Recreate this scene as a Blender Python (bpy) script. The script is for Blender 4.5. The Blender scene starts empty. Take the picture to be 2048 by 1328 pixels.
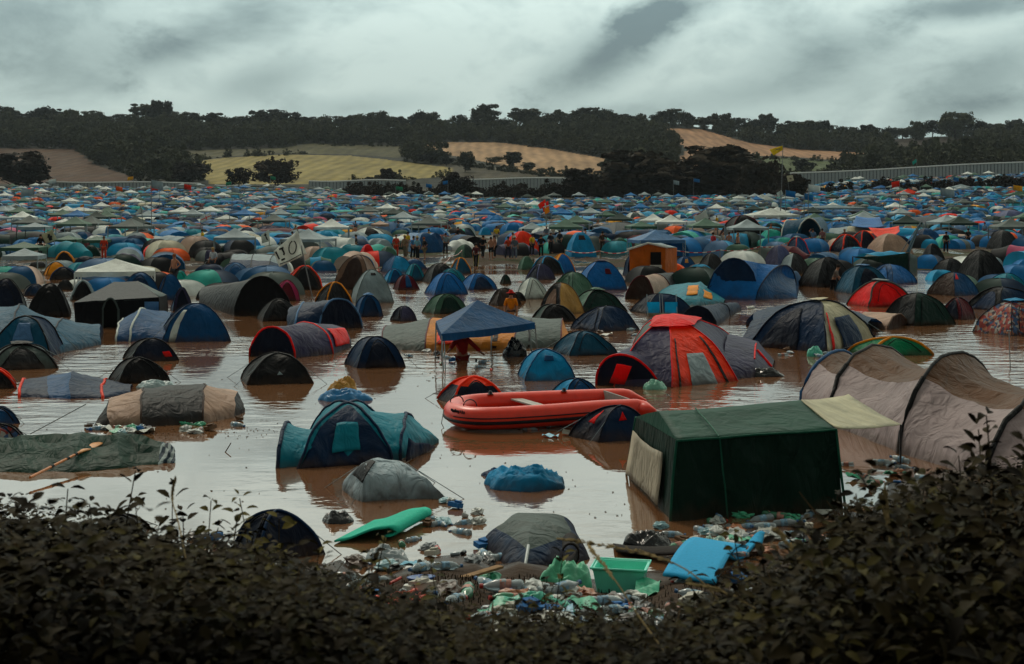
import bpy, math, random
import numpy as np
from mathutils import Vector, Matrix
random.seed(7); RNG=np.random.default_rng(7)
F=2844.4; HC=4.36; YH=410.0
scene=bpy.context.scene; COL=scene.collection
R=math.radians
def lerp(a,b,t): return a+(b-a)*t
def sstep(a,b,x):
    t=min(1,max(0,(x-a)/(b-a))); return t*t*(3-2*t)
def W(px,py,d): return Vector(((px-1024)/F*d, d, HC-(py-YH)/F*d))      # a place seen at px,py standing d metres away
def G(px,py,z=0.0):                                                     # place on a level z
    d=(HC-z)*F/(py-YH); return Vector(((px-1024)/F*d,d,z))
# ---------------- objects
def link(o,parent=None):
    COL.objects.link(o)
    if parent is not None: o.parent=parent
    return o
def mesh(name,v,f,mats,parent=None,mi=None,smooth=False,uv=None):
    me=bpy.data.meshes.new(name); me.from_pydata([tuple(p) for p in v],[],f)
    for m in (mats if isinstance(mats,(list,tuple)) else [mats]): me.materials.append(m)
    if mi is not None: me.polygons.foreach_set('material_index',mi)
    if smooth: me.polygons.foreach_set('use_smooth',[True]*len(me.polygons))
    me.update()
    return link(bpy.data.objects.new(name,me),parent)
def npmesh(name,V,Q,mats,mi=None,smooth=False):
    """V (n,3), Q (m,k) constant face size"""
    me=bpy.data.meshes.new(name); V=np.asarray(V,dtype=np.float32); Q=np.asarray(Q,dtype=np.int32)
    me.vertices.add(len(V)); me.vertices.foreach_set('co',V.ravel())
    k=Q.shape[1]; me.loops.add(Q.size); me.loops.foreach_set('vertex_index',Q.ravel())
    me.polygons.add(len(Q)); me.polygons.foreach_set('loop_start',np.arange(0,Q.size,k,dtype=np.int32))
    for m in mats: me.materials.append(m)
    if mi is not None: me.polygons.foreach_set('material_index',np.asarray(mi,dtype=np.int32))
    if smooth: me.polygons.foreach_set('use_smooth',np.ones(len(Q),dtype=bool))
    me.update(calc_edges=True); me.validate(); return me
def tag(o,label=None,cat=None,group=None,kind=None):
    if label: o['label']=label
    if cat: o['category']=cat
    if group: o['group']=group
    if kind: o['kind']=kind
    return o
def empty(name,loc,label,cat,group=None,rz=0):
    o=bpy.data.objects.new(name,None); COL.objects.link(o); o.location=loc; o.rotation_euler=(0,0,rz); o.empty_display_size=.2
    return tag(o,label,cat,group)
class MB:
    """collects shapes (in local space of root location) to one mesh"""
    def __init__(s): s.v=[]; s.f=[]; s.m=[]
    def add(s,v,f,m=0):
        b=len(s.v); s.v+= [Vector(p) for p in v]; s.f+=[tuple(i+b for i in q) for q in f]; s.m+=[m]*len(f)
    def grid(s,g,m=0,close=False):
        n=len(g); k=len(g[0]); v=[p for r in g for p in r]; f=[]
        for i in range(n-1):
            for j in range(k-1 if not close else k):
                j2=(j+1)%k
                f.append((i*k+j,i*k+j2,(i+1)*k+j2,(i+1)*k+j))
        s.add(v,f,m)
    def box(s,c,size,rz=0,m=0,rot=None):
        M=rot if rot is not None else Matrix.Rotation(rz,3,'Z'); v=[]
        for x in(-.5,.5):
            for y in(-.5,.5):
                for z in(-.5,.5): v.append(Vector(c)+M@Vector((x*size[0],y*size[1],z*size[2])))
        s.add(v,[(0,1,3,2),(4,6,7,5),(0,4,5,1),(2,3,7,6),(0,2,6,4),(1,5,7,3)],m)
    def tube(s,pts,r,n=6,m=0,cap=True):
        pts=[Vector(p) for p in pts]; rs=r if isinstance(r,(list,tuple)) else [r]*len(pts); g=[]
        for i,p in enumerate(pts):
            t=(pts[min(i+1,len(pts)-1)]-pts[max(i-1,0)])
            t=t.normalized() if t.length>1e-9 else Vector((0,0,1))
            up=Vector((0,0,1)) if abs(t.z)<.9 else Vector((1,0,0))
            a=t.cross(up).normalized(); b=t.cross(a)
            g.append([p+(a*math.cos(2*math.pi*k/n)+b*math.sin(2*math.pi*k/n))*rs[i] for k in range(n)])
        s.grid(g,m,close=True)
        if cap:
            for row in (g[0],g[-1]): s.add(row,[tuple(range(n))],m)
    def lathe(s,prof,M=None,n=12,m=0):
        """prof list of (r,z)"""
        M=M or Matrix.Identity(4); g=[[M@Vector((r*math.cos(2*math.pi*k/n),r*math.sin(2*math.pi*k/n),z)) for k in range(n)] for r,z in prof]
        s.grid(g,m,close=True)
    def build(s,name,mats,parent=None,smooth=False,origin=None):
        o=parent.location if (origin is None and parent is not None) else (origin or Vector((0,0,0)))
        v=[p-Vector(o) for p in s.v]
        if parent is not None and abs(parent.rotation_euler.z)>1e-6: v=[Matrix.Rotation(-parent.rotation_euler.z,3,'Z')@p for p in v]
        ob=mesh(name,v,s.f,mats,parent,s.m,smooth)
        if parent is None and origin is not None: ob.location=origin
        return ob
def sub(ob,child):
    """make child (world/parent-space mesh of same root) a sub-part of part ob (both unrotated under root)"""
    child.parent=ob; return child
# ---------------- materials
def hexlin(h):
    h=h.lstrip('#'); out=[]
    for i in (0,2,4):
        c=int(h[i:i+2],16)/255; out.append(c/12.92 if c<=.04045 else ((c+.055)/1.055)**2.4)
    return tuple(out)
class NT:
    def __init__(s,mat): s.t=mat.node_tree; s.n=s.t.nodes; s.l=s.t.links
    def new(s,ty,**k):
        n=s.n.new(ty)
        for a,b in k.items():
            if a=='inp':
                for kk,vv in b.items(): n.inputs[kk].default_value=vv
            else: setattr(n,a,b)
        return n
    def link(s,a,b): s.l.new(a,b)
def newmat(name):
    m=bpy.data.materials.new(name); m.use_nodes=True; nt=NT(m); b=nt.n['Principled BSDF']; return m,nt,b
_mc={}
def fabric(col,rough=.55,wr=1.0,dirt=.6,pattern=None):
    """proofed nylon: faint blotches, creases, a tide mark of mud at the flood line"""
    key=('fab',col,rough,wr,dirt,pattern)
    if key in _mc: return _mc[key]
    m,nt,b=newmat('fabric_'+col.strip('#')); c=hexlin(col); L_=.3*c[0]+.6*c[1]+.1*c[2]; c=tuple(max(.002,L_+(q-L_)*1.3) for q in c)
    tc=nt.new('ShaderNodeTexCoord'); geo=nt.new('ShaderNodeNewGeometry'); oi=nt.new('ShaderNodeObjectInfo')
    off=nt.new('ShaderNodeVectorMath',operation='SCALE'); off.inputs[0].default_value=(31,17,9); nt.link(oi.outputs['Random'],off.inputs['Scale'])
    add=nt.new('ShaderNodeVectorMath',operation='ADD'); nt.link(tc.outputs['Object'],add.inputs[0]); nt.link(off.outputs[0],add.inputs[1])
    n1=nt.new('ShaderNodeTexNoise',inp={'Scale':1.3,'Detail':5,'Roughness':.6}); nt.link(add.outputs[0],n1.inputs['Vector'])
    rmp=nt.new('ShaderNodeMapRange',inp={'From Min':.3,'From Max':.7,'To Min':.72,'To Max':1.22}); nt.link(n1.outputs['Fac'],rmp.inputs['Value'])
    mul=nt.new('ShaderNodeMix',data_type='RGBA',blend_type='MULTIPLY'); mul.inputs['Factor'].default_value=1
    mul.inputs[6].default_value=(*c,1); nt.link(rmp.outputs[0],mul.inputs[7])
    last=mul.outputs[2]
    if pattern=='floral':
        vo=nt.new('ShaderNodeTexVoronoi',inp={'Scale':9.0}); nt.link(add.outputs[0],vo.inputs['Vector'])
        cr=nt.new('ShaderNodeValToRGB'); cr.color_ramp.interpolation='CONSTANT'; e=cr.color_ramp.elements
        e[0].color=(.35,.06,.05,1); e[1].position=.3; e[1].color=(.06,.12,.25,1)
        for p,q in ((.5,(.45,.4,.36,1)),(.7,(.08,.05,.07,1)),(.85,(.5,.2,.12,1))):
            x=e.new(p); x.color=q
        sp=nt.new('ShaderNodeSeparateColor'); nt.link(vo.outputs['Color'],sp.inputs[0]); nt.link(sp.outputs[0],cr.inputs[0]); last=cr.outputs[0]
    if pattern=='stripe':
        wv=nt.new('ShaderNodeTexWave',bands_direction='X',inp={'Scale':2.6,'Distortion':.4}); nt.link(tc.outputs['Object'],wv.inputs['Vector'])
        cr=nt.new('ShaderNodeValToRGB'); cr.color_ramp.interpolation='CONSTANT'; e=cr.color_ramp.elements
        e[0].color=(.03,.06,.09,1); e[1].position=.5; e[1].color=(.42,.5,.5,1); nt.link(wv.outputs['Fac'],cr.inputs[0]); last=cr.outputs[0]
    if dirt>0:
        sz=nt.new('ShaderNodeSeparateXYZ'); nt.link(geo.outputs['Position'],sz.inputs[0])
        n2=nt.new('ShaderNodeTexNoise',inp={'Scale':4.0,'Detail':4}); nt.link(geo.outputs['Position'],n2.inputs['Vector'])
        ad=nt.new('ShaderNodeMath',operation='MULTIPLY_ADD',inp={1:-.5,2:.26}); nt.link(n2.outputs['Fac'],ad.inputs[0])
        s2=nt.new('ShaderNodeMath',operation='ADD'); nt.link(sz.outputs['Z'],s2.inputs[0]); nt.link(ad.outputs[0],s2.inputs[1])
        mr=nt.new('ShaderNodeMapRange',inp={'From Min':.01,'From Max':.24,'To Min':dirt,'To Max':0}); nt.link(s2.outputs[0],mr.inputs['Value'])
        mx=nt.new('ShaderNodeMix',data_type='RGBA'); nt.link(mr.outputs[0],mx.inputs['Factor']); nt.link(last,mx.inputs[6]); mx.inputs[7].default_value=(.06,.035,.022,1); last=mx.outputs[2]
    nt.link(last,b.inputs['Base Color']); b.inputs['Roughness'].default_value=rough; b.inputs['Specular IOR Level'].default_value=.16
    tl=nt.new('ShaderNodeBsdfTranslucent'); ms=nt.new('ShaderNodeMixShader'); ms.inputs[0].default_value=.22; nt.link(last,tl.inputs[0]); nt.link(b.outputs[0],ms.inputs[1]); nt.link(tl.outputs[0],ms.inputs[2]); nt.link(ms.outputs[0],nt.n['Material Output'].inputs['Surface'])
    mp=nt.new('ShaderNodeMapping'); mp.inputs['Scale'].default_value=(1.9,1.9,.75); mp.inputs['Rotation'].default_value=(.15,.25,.2); nt.link(add.outputs[0],mp.inputs[0])
    n3=nt.new('ShaderNodeTexNoise',inp={'Scale':1.9,'Detail':3,'Roughness':.5,'Distortion':.9}); nt.link(mp.outputs[0],n3.inputs['Vector'])
    n4=nt.new('ShaderNodeTexNoise',noise_type='RIDGED_MULTIFRACTAL',inp={'Scale':1.5,'Detail':2.5,'Roughness':.5,'Distortion':.5}); nt.link(mp.outputs[0],n4.inputs['Vector'])
    ma=nt.new('ShaderNodeMath',operation='MULTIPLY_ADD',inp={1:.30}); nt.link(n4.outputs['Fac'],ma.inputs[0]); nt.link(n3.outputs['Fac'],ma.inputs[2])
    bp=nt.new('ShaderNodeBump',inp={'Strength':.75*wr,'Distance':.12}); nt.link(ma.outputs[0],bp.inputs['Height']); nt.link(bp.outputs[0],b.inputs['Normal'])
    _mc[key]=m; return m
def plain(name,col,rough=.5,metal=0,bump=0,scale=8,var=.2,spec=.5):
    key=('pl',name,col,rough,metal)
    if key in _mc: return _mc[key]
    m,nt,b=newmat(name); c=hexlin(col)
    tc=nt.new('ShaderNodeTexCoord'); n1=nt.new('ShaderNodeTexNoise',inp={'Scale':scale,'Detail':4}); nt.link(tc.outputs['Object'],n1.inputs['Vector'])
    rmp=nt.new('ShaderNodeMapRange',inp={'From Min':.3,'From Max':.7,'To Min':1-var,'To Max':1+var}); nt.link(n1.outputs['Fac'],rmp.inputs['Value'])
    mul=nt.new('ShaderNodeMix',data_type='RGBA',blend_type='MULTIPLY'); mul.inputs['Factor'].default_value=1; mul.inputs[6].default_value=(*c,1); nt.link(rmp.outputs[0],mul.inputs[7])
    nt.link(mul.outputs[2],b.inputs['Base Color']); b.inputs['Roughness'].default_value=rough; b.inputs['Metallic'].default_value=metal; b.inputs['Specular IOR Level'].default_value=spec if rough<.5 else .15
    if bump:
        bp=nt.new('ShaderNodeBump',inp={'Strength':bump,'Distance':.03}); nt.link(n1.outputs['Fac'],bp.inputs['Height']); nt.link(bp.outputs[0],b.inputs['Normal'])
    _mc[key]=m; return m
# ======================= camera, sky, light
cam=bpy.data.cameras.new('camera'); co=bpy.data.objects.new('camera',cam); COL.objects.link(co); scene.camera=co
co.location=(0,0,HC); co.rotation_euler=(R(90),0,0); cam.sensor_width=36; cam.lens=50; cam.clip_end=9000; cam.clip_start=.1; cam.dof.use_dof=True; cam.dof.focus_distance=38; cam.dof.aperture_fstop=5.6
cam.shift_y=-(664-YH)/2048
scene.view_settings.view_transform='Standard'; scene.view_settings.look='None'; scene.view_settings.exposure=.15; scene.view_settings.gamma=1
wd=bpy.data.worlds.new('World'); scene.world=wd; wd.use_nodes=True; nt=NT(wd); bg=nt.n['Background']
SUN_EL,SUN_AZ=R(48),R(-25)      # ahead of the camera, a little left
sky=nt.new('ShaderNodeTexSky',sky_type='NISHITA'); sky.sun_disc=False; sky.sun_elevation=SUN_EL; sky.sun_rotation=SUN_AZ
tc=nt.new('ShaderNodeTexCoord'); D=tc.outputs['Generated']
sx=nt.new('ShaderNodeSeparateXYZ'); nt.link(D,sx.inputs[0])
def math_(op,a,b=None,c=None,clamp=False):
    n=nt.new('ShaderNodeMath',operation=op); n.use_clamp=clamp
    for i,v in enumerate((a,b,c)):
        if v is None: continue
        if isinstance(v,(int,float)): n.inputs[i].default_value=v
        else: nt.link(v,n.inputs[i])
    return n.outputs[0]
def smap(v,a,b,c=0,d=1):
    n=nt.new('ShaderNodeMapRange',interpolation_type='SMOOTHSTEP',inp={'From Min':a,'From Max':b,'To Min':c,'To Max':d}); nt.link(v,n.inputs['Value']); return n.outputs[0]
yy=math_('MAXIMUM',sx.outputs['Y'],.15)
U=math_('DIVIDE',sx.outputs['X'],yy); Vv=math_('DIVIDE',sx.outputs['Z'],yy)     # bearing and height of the clouds ahead
def noise(sc,rot,scale,det=6,rough=.55,dist=0,w=0):
    mp=nt.new('ShaderNodeMapping'); mp.inputs['Scale'].default_value=sc; mp.inputs['Rotation'].default_value=rot; mp.inputs['Location'].default_value=(w,w*.7,w*.3)
    nt.link(D,mp.inputs[0]); n=nt.new('ShaderNodeTexNoise',inp={'Scale':scale,'Detail':det,'Roughness':rough,'Distortion':dist}); nt.link(mp.outputs[0],n.inputs['Vector']); return n.outputs['Fac']
n1=noise((1,1,2.2),(0,R(-24),0),7,9,.6,.25,1.3)
n2=noise((1,1,1.7),(0,R(-32),0),17,9,.62,.15,3.1)
def blob(px,py,rx,ry,rot,amp):
    u0=(px-1024)/F; v0=(YH-py)/F; c,s=math.cos(R(rot)),math.sin(R(rot))
    du=math_('SUBTRACT',U,u0); dv=math_('SUBTRACT',Vv,v0)
    a=math_('ADD',math_('MULTIPLY',du,c*F/rx),math_('MULTIPLY',dv,s*F/rx)); b=math_('ADD',math_('MULTIPLY',du,-s*F/ry),math_('MULTIPLY',dv,c*F/ry))
    r=math_('ADD',math_('MULTIPLY',a,a),math_('MULTIPLY',b,b)); r=math_('ADD',math_('SQRT',r),math_('MULTIPLY',math_('SUBTRACT',n2,.5),2.6))
    return smap(r,0,1.45,min(1,amp*1.2),0)
tot=None
for bl in ((1215,110,190,62,32,.95),(1330,25,130,45,20,.8),(345,95,150,50,18,.62),(150,120,260,60,10,.25),(520,165,120,45,15,.4),(1650,110,190,60,15,.36),(1930,15,190,34,5,.72),(1500,190,330,40,8,.3),(1960,160,170,70,25,.5),(2000,215,150,30,5,.4),(60,40,300,90,0,.3),(700,215,180,26,5,.25),(520,30,60,80,80,.25)):
    b=blob(*bl); tot=b if tot is None else math_('ADD',tot,b)
dens=math_('ADD',tot,smap(n1,.42,.72,0,.5))
dens=math_('ADD',dens,smap(n2,.44,.75,0,.30))
lite=math_('SUBTRACT',1,dens,clamp=True)
ramp=nt.new('ShaderNodeValToRGB'); nt.link(lite,ramp.inputs[0]); e=ramp.color_ramp.elements
e[0].position=0; e[0].color=(.13,.19,.20,1); e[1].position=1; e[1].color=(.54,.66,.62,1)
x=e.new(.45); x.color=(.29,.385,.375,1); x=e.new(.78); x.color=(.43,.545,.52,1)
# sky brightness shaped for the light: low band ahead boosted, behind camera dimmed
sky_gain=math_('MULTIPLY',math_('MULTIPLY',smap(sx.outputs['Z'],.08,.28,1.0,2.3),smap(sx.outputs['Z'],.35,.85,1,.62)),smap(sx.outputs['Y'],-.3,.7,.22,1.04))
cm=nt.new('ShaderNodeVectorMath',operation='SCALE'); nt.link(ramp.outputs[0],cm.inputs[0]); nt.link(sky_gain,cm.inputs['Scale'])
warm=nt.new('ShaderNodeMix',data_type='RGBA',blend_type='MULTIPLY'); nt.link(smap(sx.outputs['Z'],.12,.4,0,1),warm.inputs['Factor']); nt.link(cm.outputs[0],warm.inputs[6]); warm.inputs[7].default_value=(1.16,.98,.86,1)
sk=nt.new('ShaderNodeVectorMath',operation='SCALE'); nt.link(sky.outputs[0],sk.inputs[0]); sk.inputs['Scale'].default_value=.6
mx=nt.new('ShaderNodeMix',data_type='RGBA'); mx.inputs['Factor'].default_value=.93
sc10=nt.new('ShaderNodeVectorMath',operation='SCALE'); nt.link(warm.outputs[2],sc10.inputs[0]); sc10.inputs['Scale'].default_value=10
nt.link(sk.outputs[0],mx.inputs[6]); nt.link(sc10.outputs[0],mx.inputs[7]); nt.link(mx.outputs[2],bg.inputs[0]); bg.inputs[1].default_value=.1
sl=bpy.data.lights.new('sun','SUN'); sl.energy=1.0; sl.angle=R(12); sl.color=(1,.9,.75); so=bpy.data.objects.new('sun',sl); COL.objects.link(so)
sd=Vector((math.sin(SUN_AZ)*math.cos(SUN_EL),math.cos(SUN_AZ)*math.cos(SUN_EL),math.sin(SUN_EL))); so.rotation_euler=sd.to_track_quat('Z','Y').to_euler(); so.location=(0,0,60)
# ======================= terrain
def interp(x,xs,ys):
    return float(np.interp(x,xs,ys))
CX=[-600,0,300,600,700,1500,1600,1700,2048,2600]
CA=[-8,-6,-6,-5,0,0,-10,-20,-34,-50]         # how far (photo rows) the camp field climbs beyond its middle part
RX=[-600,0,150,300,450,560,700,850,1000,1200,1350,1450,1600,1750,1900,2048,2600]
RY=[240,243,243,240,258,248,262,262,258,245,248,262,275,280,272,272,270]
KD=[95,120,165,230,320,420,510]; KY=[540.5,500,469,441,414,396,384]
def rowpx(px,d):
    if d<=510:
        y=interp(d,KD,KY); return y+interp(px,CX,CA)*sstep(200,510,d)
    y5=KY[-1]+interp(px,CX,CA); y6=min(368,y5-2); rg=interp(px,RX,RY)
    if d<=620: return lerp(y5,y6,(d-510)/110)
    if d<=1150:
        t=(d-620)/530; return lerp(y6,rg,t**.92)
    return rg+(d-1150)*.05
def hill_d(px,py):
    lo,hi=560,1150
    for _ in range(30):
        m=(lo+hi)/2
        if rowpx(px,m)>py: lo=m
        else: hi=m
    return lo
def vnoise(x,y):
    return (math.sin(x*1.7+y*.6)+math.sin(y*1.3-x*.8+2)+math.sin(x*3.1+y*2.7+1)*.5+math.sin(x*5.3-y*4.1)*.3)/2.8
def tz(X,Y):
    if Y<95:
        Ys=17.2+sstep(2.6,7.5,X)*6.2+sstep(-3,-8,X)*.8+.7*vnoise(X*.9,3)+.45*vnoise(X*2.7,9)+.2*vnoise(X*7,1)
        z=(Ys-Y)*.18
        if Y<Ys: z+=.05*vnoise(X*2.3,Y*2.1)*min(1,(Ys-Y)*.6)
        z=max(-.7,min(2.66+.03*X,z))
        f=-.7*(1-sstep(84,95,Y)) if Y>84 else -.7
        return max(z,f) if Y<60 else f
    px=1024+X/Y*F; z=HC-(rowpx(px,Y)-YH)/F*Y
    if Y<170: z+=.07*vnoise(X*.35,Y*.25)*sstep(93,100,Y)*(1-sstep(140,170,Y)) -.10*sstep(95,98,Y)*(1-sstep(98,112,Y))*(1 if 900<px<1300 else .2)
    return z
def GT(px,py):
    """ground point seen at a pixel (water counts as level 0)"""
    if py>=541.5: return G(px,py)
    lo,hi=95.,505.
    for _ in range(40):
        m=(lo+hi)/2
        if rowpx(px,m)>py: lo=m
        else: hi=m
    X=(px-1024)/F*lo; return Vector((X,lo,tz(X,lo)))
FIELDS=[ # fields on the far hill: outline given as seen, colour, kept as land
 ([(-40,296),(150,298),(190,330),(262,352),(262,372),(-40,372)],(.075,.036,.017)),
 ([(383,324),(440,316),(560,309),(700,311),(790,321),(905,336),(905,352),(700,368),(600,370),(420,370)],(.27,.215,.07)),
 ([(300,304),(560,296),(620,287),(830,292),(800,316),(700,309),(560,307),(440,314),(340,325)],(.075,.068,.028)),
 ([(832,288),(900,284),(1000,285),(1100,297),(1215,318),(1206,348),(1100,352),(960,322),(860,303)],(.38,.235,.125)),
 ([(880,325),(960,330),(1080,350),(1190,352),(1180,366),(880,362)],(.055,.045,.024)),
 ([(1322,256),(1400,258),(1500,286),(1600,299),(1735,306),(1730,325),(1560,312),(1470,312),(1400,345),(1335,345),(1375,298)],(.36,.20,.11)),
 ([(1470,315),(1560,315),(1712,326),(1700,340),(1560,352),(1530,348)],(.07,.09,.03)),
 ([(1762,268),(1860,268),(1968,288),(1900,306),(1800,308)],(.030,.019,.012)),
]
def inpoly(x,y,P):
    c=False; j=len(P)-1
    for i in range(len(P)):
        if (P[i][1]>y)!=(P[j][1]>y) and x<(P[j][0]-P[i][0])*(y-P[i][1])/(P[j][1]-P[i][1])+P[i][0]: c=not c
        j=i
    return c
def infield(px,py,grow=0):
    for P,c in FIELDS:
        if inpoly(px,py,P): return c
    return None
us=list(np.concatenate([np.linspace(-1.2,-.42,14)[:-1],np.linspace(-.42,.42,300),np.linspace(.42,1.2,14)[1:]]))
ys=list(np.concatenate([np.linspace(-25,6,12),np.linspace(6.5,30,60),np.linspace(31,84,18),np.linspace(85,130,70),np.linspace(132,200,30),np.linspace(205,510,40),np.linspace(520,620,10),np.linspace(625,1150,130),np.linspace(1160,1500,10),[1800,2400,3200,4500,6500]]))
V=[];cols=[]
for Y in ys:
    wY=max(Y,60)
    for u in us:
        X=u*wY; V.append((X,Y,tz(X,Y)))
        c=(0,0,0,0)
        if 615<Y<1160:
            px=1024+u*F; fc=infield(px,rowpx(px,Y))
            if fc: c=(*fc,1)
        cols.append(c)
n=len(us); Q=[(i*n+j,i*n+j+1,(i+1)*n+j+1,(i+1)*n+j) for i in range(len(ys)-1) for j in range(n-1)]
gm,nt,b=newmat('ground_earth')
geo=nt.new('ShaderNodeNewGeometry'); P=geo.outputs['Position']
def nz(scale,det=5,rough=.6,sc=None):
    v=P
    if sc:
        mp=nt.new('ShaderNodeMapping'); mp.inputs['Scale'].default_value=sc; nt.link(P,mp.inputs[0]); v=mp.outputs[0]
    q=nt.new('ShaderNodeTexNoise',inp={'Scale':scale,'Detail':det,'Roughness':rough}); nt.link(v,q.inputs['Vector']); return q.outputs['Fac']
def mixc(f,a,c):
    m=nt.new('ShaderNodeMix',data_type='RGBA')
    for s,v in ((m.inputs['Factor'],f),(m.inputs[6],a),(m.inputs[7],c)):
        if isinstance(v,(int,float,tuple)): s.default_value=v
        else: nt.link(v,s)
    return m.outputs[2]
sz=nt.new('ShaderNodeSeparateXYZ'); nt.link(P,sz.inputs[0])
grassn=smap(nz(.16,6,.65),.47,.56); wetn=smap(nz(.22,5,.7,(1,.35,1)),.48,.55)
mud=mixc(nz(1.5),(.030,.018,.011,1),(.085,.052,.032,1))
grs=mixc(nz(2.5),(.022,.022,.007,1),(.062,.058,.018,1))
near=smap(sz.outputs['Y'],30,60)
ground=mixc(grassn,mud,grs)
ground=mixc(near,mixc(nz(3),(.018,.011,.007,1),(.075,.044,.027,1)),ground)
at=nt.new('ShaderNodeAttribute',attribute_name='field'); fn=nz(.05,6,.7,(1,.3,1))
fcol=nt.new('ShaderNodeMix',data_type='RGBA',blend_type='MULTIPLY'); fcol.inputs['Factor'].default_value=1; nt.link(at.outputs['Color'],fcol.inputs[6])
mr=nt.new('ShaderNodeMapRange',inp={'From Min':.3,'From Max':.7,'To Min':.6,'To Max':1.3}); nt.link(fn,mr.inputs['Value']); rw=nt.new('ShaderNodeTexWave',bands_direction='X',inp={'Scale':.045,'Distortion':6.,'Detail':2,'Detail Scale':.4}); nt.link(P,rw.inputs['Vector'])
rm=nt.new('ShaderNodeMapRange',inp={'To Min':.84,'To Max':1.12}); nt.link(rw.outputs['Fac'],rm.inputs['Value']); rr_=nt.new('ShaderNodeMath',operation='MULTIPLY'); nt.link(rm.outputs[0],rr_.inputs[0]); nt.link(mr.outputs[0],rr_.inputs[1]); nt.link(rr_.outputs[0],fcol.inputs[7])
wood=smap(sz.outputs['Y'],525,560)
base=mixc(wood,ground,(.014,.016,.010,1)); base=mixc(smap(at.outputs['Alpha'],.3,.7),base,fcol.outputs[2])
nt.link(base,b.inputs['Base Color']); b.inputs['Specular IOR Level'].default_value=.08
wet=nt.new('ShaderNodeMath',operation='MULTIPLY'); nt.link(wetn,wet.inputs[0]); nt.link(smap(sz.outputs['Y'],135,180,1,.15),wet.inputs[1])
wet2=nt.new('ShaderNodeMath',operation='MULTIPLY'); nt.link(wet.outputs[0],wet2.inputs[0]); nt.link(near,wet2.inputs[1])
lowz=smap(sz.outputs['Z'],.05,.45,.8,0); inv=nt.new('ShaderNodeMath',operation='SUBTRACT',inp={0:1}); nt.link(near,inv.inputs[1]); wn=nt.new('ShaderNodeMath',operation='MULTIPLY'); nt.link(lowz,wn.inputs[0]); nt.link(inv.outputs[0],wn.inputs[1]); wx=nt.new('ShaderNodeMath',operation='MAXIMUM'); nt.link(wet2.outputs[0],wx.inputs[0]); nt.link(wn.outputs[0],wx.inputs[1]); wet2=wx
rg=nt.new('ShaderNodeMapRange',inp={'To Min':.85,'To Max':.12}); nt.link(wet2.outputs[0],rg.inputs['Value']); nt.link(rg.outputs[0],b.inputs['Roughness'])
bs=nt.new('ShaderNodeMapRange',inp={'To Min':.7,'To Max':.03}); nt.link(wet2.outputs[0],bs.inputs['Value'])
bp=nt.new('ShaderNodeBump',inp={'Distance':.25}); nt.link(nz(3,6),bp.inputs['Height']); nt.link(bs.outputs[0],bp.inputs['Strength']); nt.link(bp.outputs[0],b.inputs['Normal'])
gme=npmesh('ground',V,Q,[gm],smooth=True); ca=gme.color_attributes.new('field','FLOAT_COLOR','POINT'); ca.data.foreach_set('color',np.array(cols,dtype=np.float32).ravel())
tag(link(bpy.data.objects.new('ground',gme)),kind='structure')
# ======================= flood water
wm,nt,b=newmat('flood_water')
geo=nt.new('ShaderNodeNewGeometry'); P=geo.outputs['Position']
b.inputs['Base Color'].default_value=(.20,.085,.042,1); b.inputs['Roughness'].default_value=.015; b.inputs['IOR'].default_value=2.1
cn=nt.new('ShaderNodeMix',data_type='RGBA'); nt.link(nz(.5,4),cn.inputs['Factor']); cn.inputs[6].default_value=(.15,.066,.028,1); cn.inputs[7].default_value=(.20,.095,.045,1); nt.link(cn.outputs[2],b.inputs['Base Color'])
sz=nt.new('ShaderNodeSeparateXYZ'); nt.link(P,sz.inputs[0])
patch=smap(nz(.09,3),.42,.60,.15,1.25)                       # calmer and more ruffled areas
far=smap(sz.outputs['Y'],21,50,.14,.9)
st=nt.new('ShaderNodeMath',operation='MULTIPLY'); nt.link(patch,st.inputs[0]); nt.link(far,st.inputs[1])
h1=nz(1.15,3,.5,(1,1.6,1)); h2=nz(4.5,3,.5,(1,1.5,1))
hh=nt.new('ShaderNodeMath',operation='MULTIPLY_ADD',inp={1:.16}); nt.link(h2,hh.inputs[0]); nt.link(h1,hh.inputs[2])
bp=nt.new('ShaderNodeBump',inp={'Distance':.085}); nt.link(hh.outputs[0],bp.inputs['Height']); nt.link(st.outputs[0],bp.inputs['Strength']); nt.link(bp.outputs[0],b.inputs['Normal'])
rows=[]
for Y in np.linspace(8,130,40): rows.append([Vector((u*max(Y,30),Y,0)) for u in np.linspace(-1.1,1.1,12)])
wb=MB(); wb.grid(rows); tag(wb.build('water',wm),kind='structure')
# ======================= air
hz=MB(); hz.box((0,2000,150),(9000,9200,380)); ho=hz.build('haze',None or bpy.data.materials.new('haze_air')); hm=ho.data.materials[0]; hm.use_nodes=True; nt=NT(hm)
nt.n.remove(nt.n['Principled BSDF']); pv=nt.new('ShaderNodeVolumePrincipled',inp={'Color':(.75,.86,.95,1),'Density':.00006,'Anisotropy':.2}); nt.link(pv.outputs[0],nt.n['Material Output'].inputs['Volume']); tag(ho,kind='stuff')
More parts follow.
